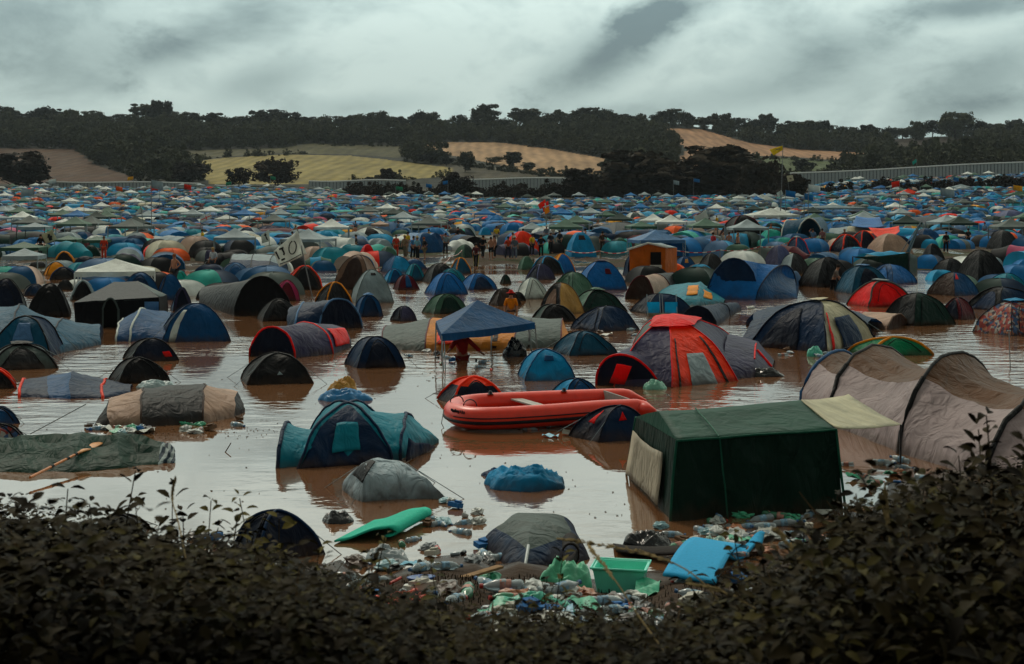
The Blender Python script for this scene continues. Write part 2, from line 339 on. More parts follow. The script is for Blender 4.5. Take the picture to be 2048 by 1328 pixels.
# ======================= trees
def leafmat(name,c1,c2,rough=.75):
    m,nt_,b=newmat(name); tc=nt_.new('ShaderNodeTexCoord'); oi=nt_.new('ShaderNodeObjectInfo')
    n=nt_.new('ShaderNodeTexNoise',inp={'Scale':.11,'Detail':3,'Roughness':.6}); nt_.link(nt_.new('ShaderNodeNewGeometry').outputs['Position'],n.inputs['Vector'])
    ad=nt_.new('ShaderNodeMath',operation='MULTIPLY_ADD',inp={1:.5,2:-.25}); nt_.link(oi.outputs['Random'],ad.inputs[0])
    s=nt_.new('ShaderNodeMath',operation='ADD'); nt_.link(n.outputs['Fac'],s.inputs[0]); nt_.link(ad.outputs[0],s.inputs[1])
    mr=nt_.new('ShaderNodeMapRange',inp={'From Min':.3,'From Max':.75}); nt_.link(s.outputs[0],mr.inputs['Value'])
    mx=nt_.new('ShaderNodeMix',data_type='RGBA'); nt_.link(mr.outputs[0],mx.inputs['Factor']); mx.inputs[6].default_value=(*c1,1); mx.inputs[7].default_value=(*c2,1)
    nt_.link(mx.outputs[2],b.inputs['Base Color']); b.inputs['Roughness'].default_value=rough; b.inputs['Specular IOR Level'].default_value=.05; return m
M_CROWN=leafmat('tree_leaves',(.010,.012,.008),(.066,.070,.036)); M_BARK=plain('bark','#2a2018',.9,bump=.5)
M_DARKCROWN=leafmat('hedge_leaves',(.010,.007,.005),(.034,.024,.013))
def crown_arrays(nclump,nleaf,w,h,leaf,seed,base=.25):
    """clumps of leaf faces inside an uneven crown, unit metres, trunk foot at 0"""
    rg=np.random.default_rng(seed); V=[];Q=[]
    for c in range(nclump):
        while True:
            p=rg.uniform(-1,1,3)
            if .30<(p**2).sum()<1 or ((p**2).sum()<1 and rg.random()<.25): break
        a=math.atan2(p[1],p[0]); lump=1+.18*math.sin(a*3+seed)+.12*math.sin(a*5+p[2]*4+seed*2)
        cx,cy=p[0]*w*.42*lump,p[1]*w*.42*lump; cz=h*(base+(1-base)*(.5+.46*p[2]*lump))
        r=rg.uniform(.12,.22)*w
        n=nleaf; dr=rg.normal(0,1,(n,3)); dr/=np.linalg.norm(dr,axis=1)[:,None]; rad=r*rg.uniform(.55,1.05,n)[:,None]
        pos=dr*rad*np.array([1,1,.75])+np.array([cx,cy,cz])
        nrm=dr+rg.normal(0,.45,(n,3)); nrm/=np.linalg.norm(nrm,axis=1)[:,None]
        t=np.cross(nrm,rg.normal(0,1,(n,3))); t/=np.linalg.norm(t,axis=1)[:,None]; bt=np.cross(nrm,t)
        s=(leaf*rg.uniform(.6,1.4,n))[:,None]
        q=np.stack([pos-t*s-bt*s*.6,pos+t*s-bt*s*.6,pos+t*s*.8+bt*s*.7,pos-t*s*.8+bt*s*.7],1)
        b0=sum(len(x) for x in V); V.append(q.reshape(-1,3)); Q.append(np.arange(n*4).reshape(-1,4)+b0)
    return np.concatenate(V),np.concatenate(Q)
def trunk_mb(w,h,seed,base):
    rg=random.Random(seed); m=MB(); m.tube([(0,0,-1),(w*.01,0,h*base*.7),(0,w*.02,h*.6)],[h*.028,h*.022,h*.01],6)
    for k in range(5):
        a=rg.uniform(0,6.28); l=w*.32; z=h*(base*.8+.08*k); m.tube([(0,0,z),(math.cos(a)*l*.5,math.sin(a)*l*.5,z+h*.12),(math.cos(a)*l,math.sin(a)*l,z+h*.2)],[h*.012,h*.008,h*.003],4)
    return m
PROTO=[]
for i,(w,h,b_) in enumerate(((13,14,.08),(11,15,.15),(16,14,.03),(9,13,.2),(12,10,.03),(15,17,.16))):
    V_,Q_=crown_arrays(46,42,w,h,.55,100+i,b_); cm_=npmesh('crown',V_,Q_,[M_CROWN]); cd_=npmesh('crown',V_,Q_,[M_DARKCROWN])
    tr=trunk_mb(w,h,i,b_); to=tr.build('trunk',M_BARK); tm=to.data; bpy.data.objects.remove(to); PROTO.append((cm_,cd_,tm,w,h))
def tree(loc,label,kind=0,height=14,width=None,dark=False,group=None,name='tree',cat='tree'):
    cm_,cd_,tm,w,h=PROTO[kind]; root=empty(name,loc,label,cat,group,rz=random.uniform(0,6.28))
    s=height/h; sw=(width/w) if width else s; root.scale=(sw,sw,s)
    link(bpy.data.objects.new('crown',cd_ if dark else cm_),root); link(bpy.data.objects.new('trunk',tm),root); return root
def hillpt(px,py):
    d=hill_d(px,py); X=(px-1024)/F*d; return Vector((X,d,tz(X,d)))
# trees that stand alone in the fields: x, base row, top row, width, dark, words
LONE=[(555,372,317,95,1,'large dark round tree in front of the yellow field above the tents'),
 (478,376,335,48,1,'small dark tree just left of the large round tree by the yellow field'),
 (30,378,306,130,1,'very dark broad tree at the left edge of the camp fence'),
 (385,368,326,75,1,'dark tree at the right end of the left white fence'),
 (930,344,304,34,0,'upright tree in the hedge line left of the pair in the tan field'),
 (1026,333,303,38,0,'round lone tree standing in the tan field on the hill'),
 (990,328,313,30,0,'low bush left of the round lone tree in the tan field'),
 (1057,342,324,28,0,'small bush below and right of the round lone tree in the tan field'),
 (1086,349,336,22,0,'smallest bush at the lower edge of the tan field'),
 (862,326,303,60,0,'spreading shrub between the yellow field and the tan field'),
 (893,331,312,30,0,'shrub right of the spreading shrub between the two fields'),
 (825,301,284,22,0,'single bush on the upper left corner of the tan field'),
 (1435,396,289,150,1,'huge rounded dark tree in the middle right below the brown slope'),
 (1275,396,300,150,1,'huge dark tree left of the brown slope, rising over the hedge'),
 (1160,385,336,70,1,'dark tree at the right end of the central white fence'),
 (1520,400,318,100,1,'dark tree just right of the huge rounded tree, near the yellow flag pole'),
 (1340,398,330,110,1,'dark tree between the two huge trees'),
 (1590,402,347,56,1,'dark small tree at the left end of the right fence'),
 (1607,347,319,44,0,'round tree standing before the green field on the right'),
 (775,372,336,34,1,'thin reddish shrub above the central hedge, beside the white fence'),
 (912,376,344,60,1,'brown leafy bush in the central hedge by the white fence'),
 (300,330,290,80,0,'dark tree at the lower edge of the left wood'),
]
for px,yb,yt,wp,dk,lb in LONE:
    if yb>=374: P_=GT(px,max(yb,375)) ; d=min(P_.y,430 if px>700 else 505)
    else: d=hill_d(px,yb)
    X=(px-1024)/F*d; z=tz(X,d); z=min(z,HC-(yb-YH)/F*d+1); hm_=(HC-(yt-YH)/F*d)-z
    tree((X,d,z),lb,random.choice((0,1,2,5)),hm_*1.03,wp/F*d*1.05,bool(dk))
# skyline trees: x, crown top row, width px
SKY=[(12,212,46),(50,226,36),(85,212,42),(108,216,30),(140,219,34),(182,220,30),(205,228,26),(240,235,26),(268,232,24),(292,205,46),(320,200,38),(350,222,36),(385,224,36),(427,224,34),(455,232,32),(490,232,40),(520,222,50),(548,217,50),(580,225,44),(615,233,40),(650,230,38),(686,230,30),(715,228,30),(742,223,34),(768,222,34),(800,232,34),(838,221,34),(858,222,30),(890,238,34),(920,228,28),(945,232,28),(972,206,44),(1005,236,36),(1048,215,48),(1085,232,38),(1112,219,38),(1140,226,30),(1172,214,44),(1205,216,44),(1235,226,40),(1262,232,34),(1283,226,14),(1320,222,30),(1345,216,34),(1372,222,30),(1405,232,36),(1445,226,38),(1482,234,44),(1512,238,34),(1535,226,34),(1570,244,38),(1600,240,46),(1632,240,46),(1660,248,36),(1700,253,34),(1738,248,34),(1775,254,32),(1805,254,30),(1833,242,28),(1865,240,38),(1910,223,56),(1935,240,30),(1962,240,34),(1995,246,40),(2035,238,36)]
names_=['rounded','pointed','broad','narrow','low','tall']
for i,(px,yt,wp) in enumerate(SKY):
    d=1145 if i%2 else 1120
    X=(px-1024)/F*d; z=tz(X,d); ht=(HC-(yt-YH)/F*d)-z; ht=max(ht,6)
    side='left' if px<680 else ('middle' if px<1366 else 'right')
    tree((X,d,z),'skyline tree on the wooded ridge, %s third of the photo'%side,i%6,ht,wp*1.25/F*d,False,'trees on the skyline of the hill, %s third'%side)
# wood on the slopes: one mass
def wood(name,pts,mat,kind_lbl):
    VV=[];QQ=[];o=0; lows=[crown_arrays(14,26,w,h,.6,300+i,.02) for i,(w,h) in enumerate(((12,11),(10,12),(14,11),(9,9),(12,8)))]
    for (x,y,z,s) in pts:
        V_,Q_=random.choice(lows); a=random.uniform(0,6.28); c,sn=math.cos(a)*s,math.sin(a)*s
        v=np.stack([V_[:,0]*c-V_[:,1]*sn+x,V_[:,0]*sn+V_[:,1]*c+y,V_[:,2]*s*random.uniform(.8,1.2)+z-.5],1)
        VV.append(v); QQ.append(Q_+o); o+=len(v)
    o_=link(bpy.data.objects.new(name,npmesh(name,np.concatenate(VV),np.concatenate(QQ),[mat]))); tag(o_,kind_lbl,'wood',kind='stuff'); return o_
pts=[]
for Y in np.arange(626,1150,10):
    uu=-.47
    while uu<.47:
        uu+=9.5/Y*random.uniform(.8,1.3); d=Y+random.uniform(-5,5); px=1024+uu*F; py=rowpx(px,d); s=random.uniform(.7,1.25)*(.55 if d>1085 else 1)
        hh_=10*s/d*F*.55
        if infield(px,py) or infield(px,py-hh_*.75) or infield(px-8,py-3) or infield(px+8,py-3): continue
        if 95<px<1200 and py>352 and random.random()<.6: s*=.5
        if px<265 and py>330: s*=.5
        X=uu*d; pts.append((X,d,tz(X,d),s))
for (xa,ya),(xb,yb),n_ in (((300,330),(445,316),26),((445,314),(620,308),16),((640,290),(830,294),30),((700,368),(905,352),34),((880,327),(1080,350),30),((1080,352),(1210,350),22),((1335,347),(1480,330),20),((1490,314),(1725,326),44),((1560,352),(1700,342),20),((150,300),(262,352),20)):
    for i in range(n_):
        t=random.random(); px,py=lerp(xa,xb,t)+random.uniform(-3,3),lerp(ya,yb,t)+random.uniform(-1.5,1.5); d=hill_d(px,py); X=(px-1024)/F*d; pts.append((X,d,tz(X,d)-1,random.uniform(.18,.5)))
wood('hillside_wood',pts,M_CROWN,'dark wood covering the slopes of the far hill')
pts=[]
for i in range(330):
    px=random.uniform(690,1610); d=random.uniform(425,455); s=random.uniform(.28,.5)*(1.25 if px>1150 else 1)
    X=(px-1024)/F*d; pts.append((X,d,tz(X,d)-.4,s))
wood('hedge',pts,M_DARKCROWN,'dark hedge closing the middle of the camp below the fields')
pts=[]
for i in range(150):
    px=random.uniform(1740,2110); d=random.uniform(395,415); s=random.uniform(.2,.36)
    X=(px-1024)/F*d; pts.append((X,d,tz(X,d)-.4,s))
for px in (1640,1660,1690,1700,1740,1760):
    d=400; X=(px-1024)/F*d; pts.append((X,d,tz(X,d)-.4,.4))
wood('hedge',pts,M_DARKCROWN,'dark hedge running across the tents on the right slope')
# ======================= white perimeter fence
M_FENCE=plain('steel_sheet','#b4bcbe',.5,0,.2,2,.1); M_FTOP=plain('fence_cap','#f0f2f0',.5)
def fence(x0,x1,d0,d1,yt0,yt1,label):
    n=int(abs(x1-x0)/7)+1; P0=[]
    for i in range(n+1):
        t=i/n; px=lerp(x0,x1,t); d=lerp(d0,d1,t); X=(px-1024)/F*d; zt=HC-(lerp(yt0,yt1,t)+1.2*math.sin(t*7)-YH)/F*d; P0.append(Vector((X,d,zt)))
    root=empty('perimeter_fence',(P0[0].x,P0[0].y,tz(P0[0].x,P0[0].y)),label,'fence')
    pan=MB();cap=MB()
    for a,b_ in zip(P0[:-1],P0[1:]):
        za=tz(a.x,a.y)-.3; zb=tz(b_.x,b_.y)-.3; th=Vector((0,.12,0))
        v=[Vector((a.x,a.y,za)),Vector((b_.x,b_.y,zb)),b_,a]; v+= [p+th for p in v]
        pan.add(v,[(0,1,2,3),(7,6,5,4),(0,4,5,1),(3,2,6,7),(0,3,7,4),(1,5,6,2)])
        cap.tube([a+Vector((0,-.1,.12)),b_+Vector((0,-.1,.12))],.28,5)
    pan.build('sheet_panel',M_FENCE,root); cap.build('top_rail',M_FTOP,root)
    po=MB()
    for p in P0: po.box((p.x,p.y-.12,(p.z+tz(p.x,p.y))/2),(.18,.16,max(.5,p.z-tz(p.x,p.y))))
    tag(po.build('post',plain('fence_post','#5c6468',.6,.3),root),kind='stuff')
fence(92,398,520,520,364,367,'pale sheet fence under the dark left wood, left of the yellow field')
fence(430,500,525,525,371,374,'short pale fence stretch between the two dark trees left of centre')
fence(618,812,515,520,363,361,'white fence stretch right of the large dark round tree')
fence(890,1150,520,520,359,357,'white fence behind the central hedge under the tan field')
fence(1580,2120,512,512,347,322,'long white fence climbing along the top of the right slope')
# ======================= tent making
from mathutils import noise as mn
C={'navy':'#102a46','dnavy':'#10182a','lemon':'#e6cc30','blue':'#0b4b74','bright':'#0868a4','sky':'#188cb8','teal':'#128091','turq':'#35a597','grey':'#59625f','dgrey':'#2b2b2d','black':'#141417','white':'#d8dcd6','cream':'#c9c2aa','beige':'#c09a6a','sand':'#b59a8a','tan':'#7c6558','dgreen':'#16302a','green':'#23805c','mgreen':'#4b6858','orange':'#ec5a14','red':'#e4280e','yellow':'#e09a12','pink':'#b04a6a','maroon':'#561c24','purple':'#3a3850','lblue':'#5f7fa4','silver':'#93a0a4','brown':'#3b2c27','wood':'#b5672a','amber':'#c8853a','lav':'#585e80','cloth':'#f2f4ee','tarp':'#12382e','bsand':'#a09292','btan':'#5e4434','slate':'#245068'}
DIRT=.6
def fm(c,**k):
    k.setdefault('dirt',DIRT)
    if c in ('floral','stripe'): return fabric('#808080',pattern=c,**k)
    return fabric(C[c],**k)
USED=[]   # footprints of tents placed by hand: X,Y,radius
def wob(p,amp):
    if amp<=0: return p
    n=mn.noise_vector(Vector(p)*1.7)*amp+mn.noise_vector(Vector(p)*5)*amp*.35; n.z*=.7; return Vector(p)+n
def arch(L,Rr,A,n=15,a=.8,b=.85,z0=None):
    l=GT(*L); r=GT(*Rr); m=(l+r)/2; gz=m.z; d=m.y
    top=W(A[0],A[1],d); h=max(.1,top.z-gz); sh=top.x-m.x
    pts=[]
    for i in range(n):
        p0=R(18); th=p0+(math.pi-2*p0)*i/(n-1); c,s=math.cos(th)/math.cos(p0),max(0,(math.sin(th)-math.sin(p0))/(1-math.sin(p0)))
        cc=math.copysign(abs(c)**(1+(a-.8)*.5),c); ss=s**(1+(b-.85)*.7) if s>1e-6 else 0
        p=m+(l-m)*cc; p=Vector((p.x+sh*ss,p.y,gz+h*ss)); pts.append(p)
    pts[0].z-=.3; pts[-1].z-=.3
    return pts
def point_arch(P,n=15,h=.03):
    q=GT(*P); return [q+Vector((0,0,h*math.sin(math.pi*i/(n-1))-(.2 if i in(0,n-1) else 0))) for i in range(n)]
class Tent:
    def __init__(s,name,loc,label,cat='tent',group=None):
        s.o=empty(name,loc,label,cat,group); s.loc=Vector(loc); s.arches=[]; s.amp=.035
    def part(s,name,g_list,mat,smooth=True,amp=None,sheet=0):
        m=MB()
        for g in g_list: m.grid([[wob(p,s.amp if amp is None else amp) for p in r] for r in g])
        ob=m.build(name,mat,s.o,smooth)
        if sheet:
            md=ob.modifiers.new('thickness','SOLIDIFY'); md.thickness=sheet
        return ob
    def tube(s,name,pts,r,mat,n=6,parent=None):
        m=MB(); m.tube([wob(p,s.amp) for p in pts],r,n); ob=m.build(name,mat,s.o,True)
        if parent: ob.parent=parent
        return ob
    def loft(s,arches,cols,sag=.12,wr=.03,sub=7,split=None,caps=(None,None),capname='end_panel'):
        """arches: list of point rows; cols[i] colour of section i (name or (low,top) with split)"""
        s.arches=arches; groups={}; run=0
        for i in range(len(arches)-1):
            A,B=arches[i],arches[i+1]; n=len(A); rows=[]
            bA=(A[0]+A[-1])/2; bB=(B[0]+B[-1])/2
            for k in range(sub+1):
                t=k/sub; row=[]; base=lerp(bA,bB,t); bz=base.z+.3
                for j in range(n):
                    p=lerp(A[j],B[j],t); q=4*t*(1-t); f=math.sin(math.pi*j/(n-1))
                    cl=Vector((base.x,base.y,bz)); p=p-(p-cl)*sag*q*f
                    out=(p-cl); 
                    if out.length>1e-6: p=p+out.normalized()*wr*q*math.sin(j*2.4+i*2+t*3.0)
                    row.append(p)
                rows.append(row)
            c=cols[i]; run=run+1 if (i>0 and cols[i-1]!=c) else (0 if i==0 else run)
            if isinstance(c,tuple):
                j0,j1=split
                groups.setdefault((0,c[0]),[]).append([r[:j0+1] for r in rows]); groups.setdefault((1,c[0]),[]).append([r[j1:] for r in rows]); groups.setdefault((2,c[1]),[]).append([r[j0:j1+1] for r in rows])
            elif c: groups.setdefault((run,c),[]).append(rows)
        first=True
        for (_,c),gl in groups.items():
            s.part('flysheet' if first else 'side_panel',gl,fm(c)); first=False
        for A,c in ((arches[0],caps[0]),(arches[-1],caps[1])):
            if c: s.cap(A,c,capname)
        return s
    def cap(s,A,c,name='end_panel',bulge=0):
        n=len(A); l,r=A[0],A[-1]; g=[]
        for k in range(7):
            t=k/6; row=[]
            for j in range(n):
                u=j/(n-1); q=lerp(l,r,(1-math.cos(math.pi*u))/2); row.append(lerp(A[j],q,t))
            g.append(row)
        return s.part(name,[g],fm(c),smooth=False)
    def trims(s,idx,col,r=.022,name='pole_sleeve',j0=0,j1=None):
        for i in idx:
            A=s.arches[i]; s.tube(name,A[j0:j1],r,fm(col,wr=.3))
    def patch(s,i,t0,t1,j0,j1,col,name='window',off=.04,shape=None,nn=8):
        """patch on section i of a loft; t along, j across (fractions 0..1)"""
        A,B=s.arches[i],s.arches[i+1]; n=len(A)-1
        def S(t,u):
            x=u*n; k=min(int(x),n-1); f=x-k
            return lerp(lerp(A[k],A[k+1],f),lerp(B[k],B[k+1],f),t)
        base=(A[0]+A[-1]+B[0]+B[-1])/4; g=[]
        for a in range(nn+1):
            g.append([ (lambda p: p+(p-base).normalized()*off)(S(lerp(t0,t1,b_/nn),lerp(j0,j1,a/nn))) for b_ in range(nn+1)])
        return s.onto(s.part(name,[g],fm(col),sheet=.01))
    def onto(s,o_):
        fl=[c for c in s.o.children if c.name.split('.')[0]=='flysheet']
        if fl and o_.name.split('.')[0] in ('window','emblem','logo_tag','badge','tag','zip_flap','vent','patch','flap'): o_.parent=fl[0]
        return o_
    # ---- domes
    def dome(s,feet,apex,cols,a=.85,b=.9,sag=.10,res=(8,12),phi=30,capc=None,capt=.72,trim=None,splitc=None,splitt=.5,flat=0,base=.3):
        s.feet=feet; s.apex=apex; s.a=a; s.b=b; s.sag=sag; s.p0=R(phi); n=len(feet); groups={}; s.cen=Vector((apex.x,apex.y,sum(f.z for f in feet)/n)); s.flat=flat
        run=0; order=[]
        for k in range(n):
            c=cols[k%len(cols)]
            if c is None: continue
            run=run+1 if (k>0 and cols[(k-1)%len(cols)]!=c) else (0 if k==0 else run)
            g=[]
            ts=[None]+[i/res[1] for i in range(res[1]+1)]
            for t in ts:
                row=[]
                for i in range(res[0]+1):
                    p=s.S(k,i/res[0],max(0,t or 0)); 
                    if t is None: p=p-Vector((0,0,base))
                    row.append(p)
                g.append(row)
            if splitc:
                m=1+int(splitt*res[1]); groups.setdefault((run,c),[]).append(g[:m+1]); groups.setdefault((-1,splitc),[]).append(g[m:])
            else: groups.setdefault((run,c),[]).append(g)
            order.append(c)
        if n>1 and not splitc and cols[0]==cols[(n-1)%len(cols)] and run>0 and (0,cols[0]) in groups and (run,cols[0]) in groups: groups[(0,cols[0])]+=groups.pop((run,cols[0]))
        for q,((_,c),gl) in enumerate(groups.items()): s.part('flysheet' if q==0 else 'side_panel',gl,fm(c))
        if capc:
            gl=[]
            for k in range(n):
                gl.append([[s.S(k,i/res[0],lerp(capt,1,j/5))+Vector((0,0,.05))+(s.S(k,i/res[0],lerp(capt,1,j/5))-s.cen).normalized()*.05 for i in range(res[0]+1)] for j in range(6)])
            s.part('vent_cap',gl,fm(capc))
        if trim:
            for k in range(n):
                s.tube('pole_sleeve',[s.S(k,0,t/12)+(s.S(k,0,t/12)-s.cen).normalized()*.012 for t in range(13)],trim[1],fm(trim[0],wr=.3))
        return s
    def S(s,k,u,t):
        n=len(s.feet); A,B=s.feet[k],s.feet[(k+1)%n]; ph=t*math.pi/2
        r=max(0,math.cos(ph))**s.a if t<1 else 0
        p0=s.p0; ph=p0+(math.pi/2-p0)*t; r=(max(0,math.cos(ph))/math.cos(p0))**(1+(s.a-.85)*.5) if t<1 else 0
        h=((math.sin(ph)-math.sin(p0))/(1-math.sin(p0)))**(1+(s.b-.9)*.6) if t>0 else 0
        q=4*u*(1-u); f=lerp(A,B,u); rr=r*(1-s.sag*q*math.sin(math.pi*min(1,t*1.0))*.9)
        p=Vector((lerp(s.apex.x,f.x,rr),lerp(s.apex.y,f.y,rr),0)); p.z=s.cen.z+(s.apex.z-s.cen.z)*h*(1-s.sag*.35*q*(1-t))
        if t<.01: p.z=f.z
        return p
    def dpatch(s,k,u0,u1,t0,t1,col,name='door_panel',off=.035,shape='rect',nn=8,flare=0):
        g=[]
        for a in range(nn+1):
            v=a/nn; row=[]
            for b_ in range(nn+1):
                w=b_/nn; tt=t0+(t1-t0)*v*(math.sqrt(max(0,1-(2*w-1)**2*.97)) if shape=='arch' else 1)
                uu=lerp(u0,u1,.5+(w-.5)*(1+flare*v)) if shape!='tri' else lerp(u0,u1,.5+(w-.5)*(1-v*.96))
                p=s.S(k,uu,tt); row.append(p+(p-s.cen).normalized()*off)
            g.append(row)
        return s.onto(s.part(name,[g],fm(col),sheet=.01))
def footprint(x0,x1,yb,yt,n,rot,asp,xa=None):
    ang=[R(-90-180/n+rot+360/n*k) for k in range(n)]; U_=[(math.cos(a),math.sin(a)*asp) for a in ang]
    mnx=min(u[0] for u in U_); mxx=max(u[0] for u in U_); mny=min(u[1] for u in U_)
    f0=GT((x0+x1)/2,yb); cy=f0.y; sc=1
    for _ in range(4):
        sc=(x1-x0)/F*cy/(mxx-mnx); cy=f0.y-mny*sc
    cxp=(x0*mxx-x1*mnx)/(mxx-mnx); X=(cxp-1024)/F*cy
    gz=0 if yb>=541.5 else tz(X,cy)
    feet=[Vector((X+u[0]*sc,cy+u[1]*sc,gz if gz==0 else tz(X+u[0]*sc,cy+u[1]*sc)-.02)) for u in U_]
    top=W(xa if xa else (x0+x1)/2,yt,cy); return feet,top,Vector((X,cy,gz)),sc
def D(x0,x1,yb,yt,cols,rot,label,n=4,asp=1,xa=None,name='dome_tent',doors=(),**k):
    feet,top,c,sc=footprint(x0,x1,yb,yt,n,rot,asp,xa); t=Tent(name,c,label); USED.append((c.x,c.y,sc*.9))
    t.amp=.035+.018*min(2,sc); cols=cols.split() if isinstance(cols,str) else cols
    top=top+Vector((random.uniform(-.05,.05)*sc,random.uniform(-.06,.06)*sc,0))
    auto=not doors and c.y<90 and n==4
    DK={'white':'silver','silver':'grey','grey':'dgrey','sky':'blue','bright':'navy','blue':'navy','navy':'dnavy','teal':'slate','turq':'teal','green':'dgreen','mgreen':'dgreen','tan':'brown','sand':'tan','beige':'tan','yellow':'black','orange':'maroon','red':'maroon','lblue':'blue','lav':'purple','purple':'dnavy','slate':'dnavy','pink':'maroon','dgrey':'black','maroon':'dnavy','amber':'tan'}
    if 'trim' not in k and c.y<95: k['trim']=(DK.get(cols[0],'black'),.016)
    res=(8,12) if c.y<60 else (5,9)
    t.dome(feet,top,cols,res=res,**k)
    if auto:
        sh=random.random(); dc=cols[0] if sh<.5 else DK.get(cols[0],cols[0]); pz=0 if abs(rot)<25 else 3
        t.dpatch(pz,.16,.84,0,random.uniform(.55,.8),dc,'door_panel',off=.02,shape='arch')
        ar=[]
        for q in range(11):
            w=q/10; tt=.68*math.sqrt(max(0,1-(2*w-1)**2*.97)); p=t.S(pz,lerp(.18,.82,w),tt); ar.append(p+(p-t.cen).normalized()*.04)
        o_=t.tube('zip',ar,.012,fm('black')); o_.parent=[q_ for q_ in t.o.children if q_.name.startswith('door_panel')][0]
    if c.y<48:
        for k_ in range(n):
            a_=t.S(k_,0,.5); f_=t.feet[k_]; o2=(f_-t.cen); o2.z=0; t.tube('guy_line',[a_,f_+o2*.45+Vector((0,0,-.05-f_.z))],.006,fm('silver'),4)
    for d_ in doors: t.dpatch(*d_[:6],**(d_[6] if len(d_)>6 else {}))
    return t
def T(label,arches,cols,sag=.12,name='tunnel_tent',caps=(None,None),trims=None,split=None,a=.8,b=.85,sub=7,wr=.03,**k):
    rows=[]
    n=15
    locs=[]
    for A in arches:
        if len(A)==2: rows.append(point_arch(A,n)); locs.append(GT(*A))
        else:
            rows.append(arch(A[0:2],A[2:4],A[4:6],n,a,b)); locs.append((GT(*A[0:2])+GT(*A[2:4]))/2)
    c=sum(locs,Vector((0,0,0)))/len(locs); t=Tent(name,c,label); t.amp=.06
    for l in locs: USED.append((l.x,l.y,1.1))
    t.loft(rows,cols.split() if isinstance(cols,str) else cols,sag,wr,sub,split,caps)
    if trims: t.trims(trims[0],trims[1],trims[2] if len(trims)>2 else .022)
    return t
# ======================= tents placed one by one, front to back
# --- green frame tent
t=Tent('frame_tent',G(1480,985),'dark green ridge frame tent with cream side cloth, standing in the water at front right'); t.amp=.018
fb=[G(1340,1042,0),G(1692,1024,0)]; bl=G(1252,950); br=Vector((fb[1].x+(bl.x-fb[0].x)*.85,bl.y+.3,0))
ef=[W(1353,880,19.75),W(1672,857,20.35)]; eb=[W(1272,834,22.6),W(1600,812,23.3)]; rd=[W(1316,822,21.2),W(1602,800,21.9)]
def quad(a,b,c,d,n=8,m=10,sag=0): 
    g=[]
    for i in range(n+1):
        g.append([lerp(lerp(a,b,j/m),lerp(d,c,j/m),i/n)-Vector((0,0,sag*4*(i/n)*(1-i/n)+sag*4*(j/m)*(1-j/m))) for j in range(m+1)])
    return g
dn=Vector((0,0,-.3)); GRN=fabric('#1d4538',wr=.5); GRN2=fabric('#122a22',wr=1.5,dirt=.5)
t.part('roof',[quad(ef[0],ef[1],rd[1],rd[0],8,14,.015),quad(rd[0],rd[1],eb[1],eb[0],8,14,.015)],GRN,sheet=.01)
wav=lambda g: [[p+Vector((0,(-.09*math.sin(j*1.15)-.03*math.sin(j*2.9+1))*i/8,0)) for j,p in enumerate(r)] for i,r in enumerate(g)]
t.part('front_wall',[wav(quad(ef[0],ef[1],fb[1]+dn,fb[0]+dn,8,16))],GRN2)
t.part('back_wall',[quad(eb[0],eb[1],br+dn,bl+dn,6,6)],GRN2); t.part('end_wall',[quad(ef[1],eb[1],br+dn,fb[1]+dn,6,6)],GRN2)
t.part('end_wall',[quad(eb[0],ef[0],fb[0]+dn,bl+dn,6,6)],GRN2); 
t.part('gable',[[ [eb[0],lerp(eb[0],rd[0],.5),rd[0]],[eb[0],lerp(eb[0],ef[0],.4),ef[0]] ]],GRN,smooth=False); t.part('gable',[[[ef[1],rd[1]],[ef[1],eb[1]]]],GRN,smooth=False)
def onwall(u,v): 
    top=lerp(eb[0],ef[0],u); bot=lerp(bl,fb[0],u); return lerp(top,bot,v)+Vector((-.045,-.02,0))
pb=[[onwall(lerp(.06,.80,i/8),lerp(.20+.03*i/8,.93,j/8))-Vector((0,0,.05*math.sin(math.pi*i/8)*(1-j/8))) for i in range(9)] for j in range(9)]
t.part('window_cloth',[pb],fabric('#b3aa9b',wr=1.3),sheet=.01)
for a_,b_ in ((ef[0],fb[0]),(ef[1],fb[1]),(eb[0],bl)): t.tube('corner_seam',[a_,lerp(a_,b_,.5),b_],.02,fabric('#2c5a4a'))
t.tube('eave_seam',[lerp(ef[0],ef[1],i/8)-Vector((0,.02,.01)) for i in range(9)],.018,fabric('#2c5a4a'))
t.tube('roof_seam',[lerp(lerp(ef[0],ef[1],.26),lerp(rd[0],rd[1],.26),i/5)+Vector((0,0,.012)) for i in range(6)],.012,fabric('#3d6a58'))
t.tube('wall_seam',[lerp(lerp(ef[0],ef[1],.26),lerp(fb[0],fb[1],.32),i/5)+Vector((0,-.05,0)) for i in range(6)],.012,fabric('#2c5a4a'))
# awning
aw=[rd[1]+Vector((0,0,0)),W(1697,789,25.2),W(1801,849,23.6),ef[1]+Vector((.02,0,0))]
t.part('awning',[quad(aw[0],aw[1],aw[2],aw[3],8,8,.03)],fabric('#c8c2aa',wr=.7,dirt=0),sheet=.01)
t.tube('awning_pole',[aw[2],aw[2]*1+Vector((0,0,-aw[2].z-.3))],.018,plain('pole_steel','#3a3a3e',.4,.5))
for i in range(10): USED.append((2+i*.25,20+i*.3,1.2))
# --- big brown tunnel
t=T('huge brown and pale beige tunnel tent with dark pole arches at the right edge',[(1600,806,1740,770,1672,702),(1652,850,1850,795,1745,691),(1795,908,2015,845,1905,707),(1965,965,2230,880,2110,765),(2120,1000,2330,900,2250,800)],[('bsand','btan')]*4,split=(4,10),sag=.30,wr=.075,sub=14,caps=('bsand','bsand'),name='tunnel_tent')
t.trims([0],'blue',.045); t.trims([1,2,3],'dgrey',.035)
for i in (1,2,3): t.tube('pole',t.arches[i][0:5],.05,fm('black'))
